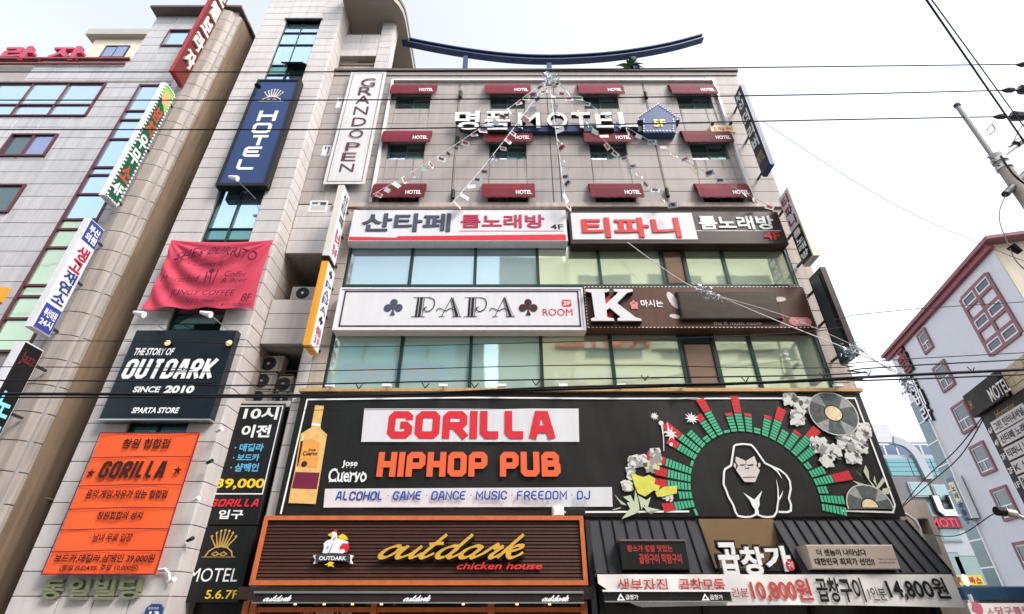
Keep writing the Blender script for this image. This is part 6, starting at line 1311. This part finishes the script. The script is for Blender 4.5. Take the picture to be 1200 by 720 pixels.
wire('medium cable crossing the lower window band', ((-2500, 446), (-30, 446), (250, 452), (520, 447), (760, 443), (1000, 438), (1230, 420), (3200, 330)), .014, -5.6)
wire('thin cable crossing the middle of the lower window band', ((-2500, 430), (-30, 430), (200, 436), (420, 434), (700, 428), (980, 431), (1230, 412), (3200, 322)), .009, -5.6)
wire('thin slack wire across the top of the gorilla lettering', ((330, 481), (500, 480), (640, 478), (800, 468), (880, 462)), .007, -3)
wire('thin cable above the blue stall running up to the directory sign', ((1058, 592), (1085, 560), (1120, 528), (1152, 488)), .01, (-.4, -2, -4, -5.4)); wire('second thin cable running up to the directory sign beside the first', ((1058, 594), (1090, 566), (1125, 535), (1153, 490)), .01, (-.4, -2, -4, -5.4))
wire('thin wire from the directory sign hanging over the pale building', ((1095, 628), (1125, 627), (1160, 605), (1172, 598)), .008, (-3, -4, -5, -6))
for i, (x, y) in enumerate(((341, 456), (420, 456), (498, 455), (556, 455), (628, 452), (756, 446), (874, 448), (966, 443), (1018, 440), (1140, 436))):
    P_ = Plane(0, -5.5, 0); c = Vector(P_.p(*P_.at(x, y))); mb = MB()
    for d in ((-.06, .1), (.07, .09)): mb.tube([c, c+Vector((d[0], 0, d[1]))], .01, 4)
    solo('cable_tie', mb, CABLE, 'black cable tie on the thick cable, %s from the left' % 'first second third fourth fifth sixth seventh eighth ninth tenth'.split()[i], 'cable tie', tuple(c), 'ties on the street cables', kind='stuff')
# tangled tinsel garlands
STR = M('pale string', (.55, .5, .5), .6)
def garland(label, pts, ys, knots):
    v = [Vector(Plane(0, y, 0).p(*Plane(0, y, 0).at(*p))) for p, y in zip(pts, ys)]
    T = Thing('tinsel_garland', label, 'garland', tuple(v[0])); T.part('string', MB().tube(catmull([tuple(a) for a in v], 5), .014, 4), STR)
    for (p, y, r, k) in knots: T.part('tinsel_bunch', crumple(MB(), Plane(0, y, 0).p(*Plane(0, y, 0).at(*p)), r, k), TINS)
garland('string with a silver tinsel bunch in front of the brown K signboard, running right', ((735, 284), (800, 330), (849, 350), (920, 380), (1000, 412), (1050, 435)), (-.5, -.9, -1.4, -2.2, -3.2, -4), [((822, 340), -1.1, .17, 40), ((832, 345), -1.2, .2, 60), ((843, 349), -1.3, .15, 40), ((992, 410), -3.1, .16, 50), ((1003, 408), -3.2, .16, 50), ((997, 418), -3.1, .13, 40)])
garland('pink and silver tinsel string hanging in front of the pale building corner', ((1003, 408), (1015, 415), (1038, 431), (1056, 440), (1075, 452)), (-3.2, -3.3, -3.6, -4, -4.4), [((1012, 412), -3.3, .09, 20), ((1041, 433), -3.7, .08, 18), ((1056, 444), -4, .15, 40), ((1063, 452), -4.1, .17, 50), ((1062, 462), -4.1, .12, 30)])
wire('second thin string fanning from the tinsel bunch by the brown signboard', ((849, 349), (930, 374), (1050, 428)), .008, (-1.4, -2.4, -4), m=STR, group='thin strings')

# ================================================================== ACROSS THE STREET (seen in the mirrored windows)
OY = -28.5; OP = Plane(0, OY, pi)                  # faces +y
def opp(name, label, x0, x1, h, wall, glm, wmat, fh=3.4, wwid=2.4, gapw=1.0, wh=1.7):
    T = Thing(name, label, 'building', ((x0+x1)/2, OY, 0)); T.part('wall', MB().box(x0, x1, OY-14, OY, 0, h), wall); z = 4.5; k = 0
    while z+wh < h-.8:
        x = x0+.8
        while x+wwid < x1-.5:
            w = T.part('window', MB().box(x, x+wwid, OY, OY+.07, z, z+wh), wmat); T.part('pane', MB().box(x+.1, x+wwid-.1, OY+.07, OY+.09, z+.1, z+wh-.1), glm, w); x += wwid+gapw
        T.part('floor_band', MB().box(x0, x1, OY, OY+.15, z-.6, z-.45), wmat); z += fh
    return T
def opx(px, py): e = TH+atan((360-py)/F); d = 14-OY; h = d*tan(e); return (px-CX)/F*(d*CT+h*ST), h+CAMZ
hL = opx(500, 372)[1]; hR1 = opx(700, 250)[1]
xg0, _ = opx(562, 425); xg1, _ = opx(586, 425)
opp('teal_glass_building', 'teal glazed building across the street mirrored in the lower window band', -34, xg0, hL, M('grey teal wall', (.20, .30, .28), .6, var=.15), glass('teal office glass', (.25, .42, .42), .1, .4), M('pale teal frame', (.35, .45, .42), .6), 3.2, 2.6, .3, 2.4)
xr, zr_ = opx(590, 305)
opp('cream_building', 'cream building across the street mirrored in both window bands', xg1, xg1+7, opx(600, 402)[1], M('olive beige wall', (.6, .57, .42), .7, var=.1), GLASSD, M('cream frame', (.5, .48, .36), .6), 3.4, 1.4, 1.3, 1.2)
opp('tall_cream_building', 'tall cream block across the street mirrored in the upper window band', xg1+7.02, 46, opx(800, 292)[1], M('cream wall with painted sun', (.78, .76, .60), .7, var=.08), glass('grey office glass', (.1, .13, .12), .2, .3), M('cream frame', (.5, .48, .36), .6), 4.2, 5.5, 1.6, 1.1)  # sunlight is put into the paler wall colour; the sun lights the other side
u_, z_ = opx(640, 310)
T = Thing('cream_attic', 'set-back cream attic storey across the street mirrored in the upper window band', 'building', (5, OY-3, 0)); T.part('wall', MB().box(xg1-.2, xg1+7, OY-12, OY-2.5, 0, opx(640, 302)[1]*1.06), M('cream wall with painted sun', (.78, .76, .60), .7)); 
for i in range(3): T.part('window', MB().box(xg1+.8+i*2.1, xg1+2.4+i*2.1, OY-2.5, OY-2.42, opx(640, 328)[1], opx(640, 320)[1]), glass('grey office glass', (.1, .13, .12), .2, .3))
T = Thing('opposite_motel_sign', 'red MOTEL roof letters across the street, mirrored in the lower window band', 'sign', (12, OY+.4, 20)); a, zA = opx(650, 408); c_, zB = opx(758, 393)
T.part('lettering', lay(MB(), OP, 'MOTEL', (-c_, -a, zA, zB), .5, .02, 0, .2), M('coral red letters', (.8, .12, .08), .5)); T.part('rail', MB().box(a, c_, OY+.2, OY+.3, zA-.2, zA-.05), DGREY)
T = Thing('opposite_script_sign', 'white script sign across the street mirrored in the lower window band', 'sign', (22, OY+.4, 20)); a, zA = opx(762, 410); c_, zB = opx(900, 392); mb = MB(); lay(mb, OP, 'Cafe Style', (-c_, -a, zA, zB), .5, 0, .3, .1); T.part('lettering', mb, WHITE); T.part('rail', MB().box(a, c_, OY+.1, OY+.4, zA-.3, zA-.15), DGREY)
T = Thing('opposite_blue_sign', 'blue banner across the street mirrored at the left of the lower window band', 'sign', (-10, OY+.3, 14)); a, zA = opx(396, 450); c_, zB = opx(525, 427); T.part('panel', MB().box(a, c_, OY+.1, OY+.4, zA, zB), M('azure banner', (.07, .25, .5), .5)); T.part('lettering', lay(MB(), OP, '한우 전문점', (-c_+1, -a-1, zA+.5, zB-.5), .42, .01), M('coral red letters', (.8, .12, .08), .5))
T = Thing('opposite_white_sign', 'white Korean letters across the street mirrored low in the lower window band', 'sign', (12, OY+.4, 15)); a, zA = opx(650, 450); c_, zB = opx(800, 437); T.part('lettering', lay(MB(), OP, '노래 광장 빌딩', (-c_, -a, zA, zB), .5, .01, 0, .1), WHITE)
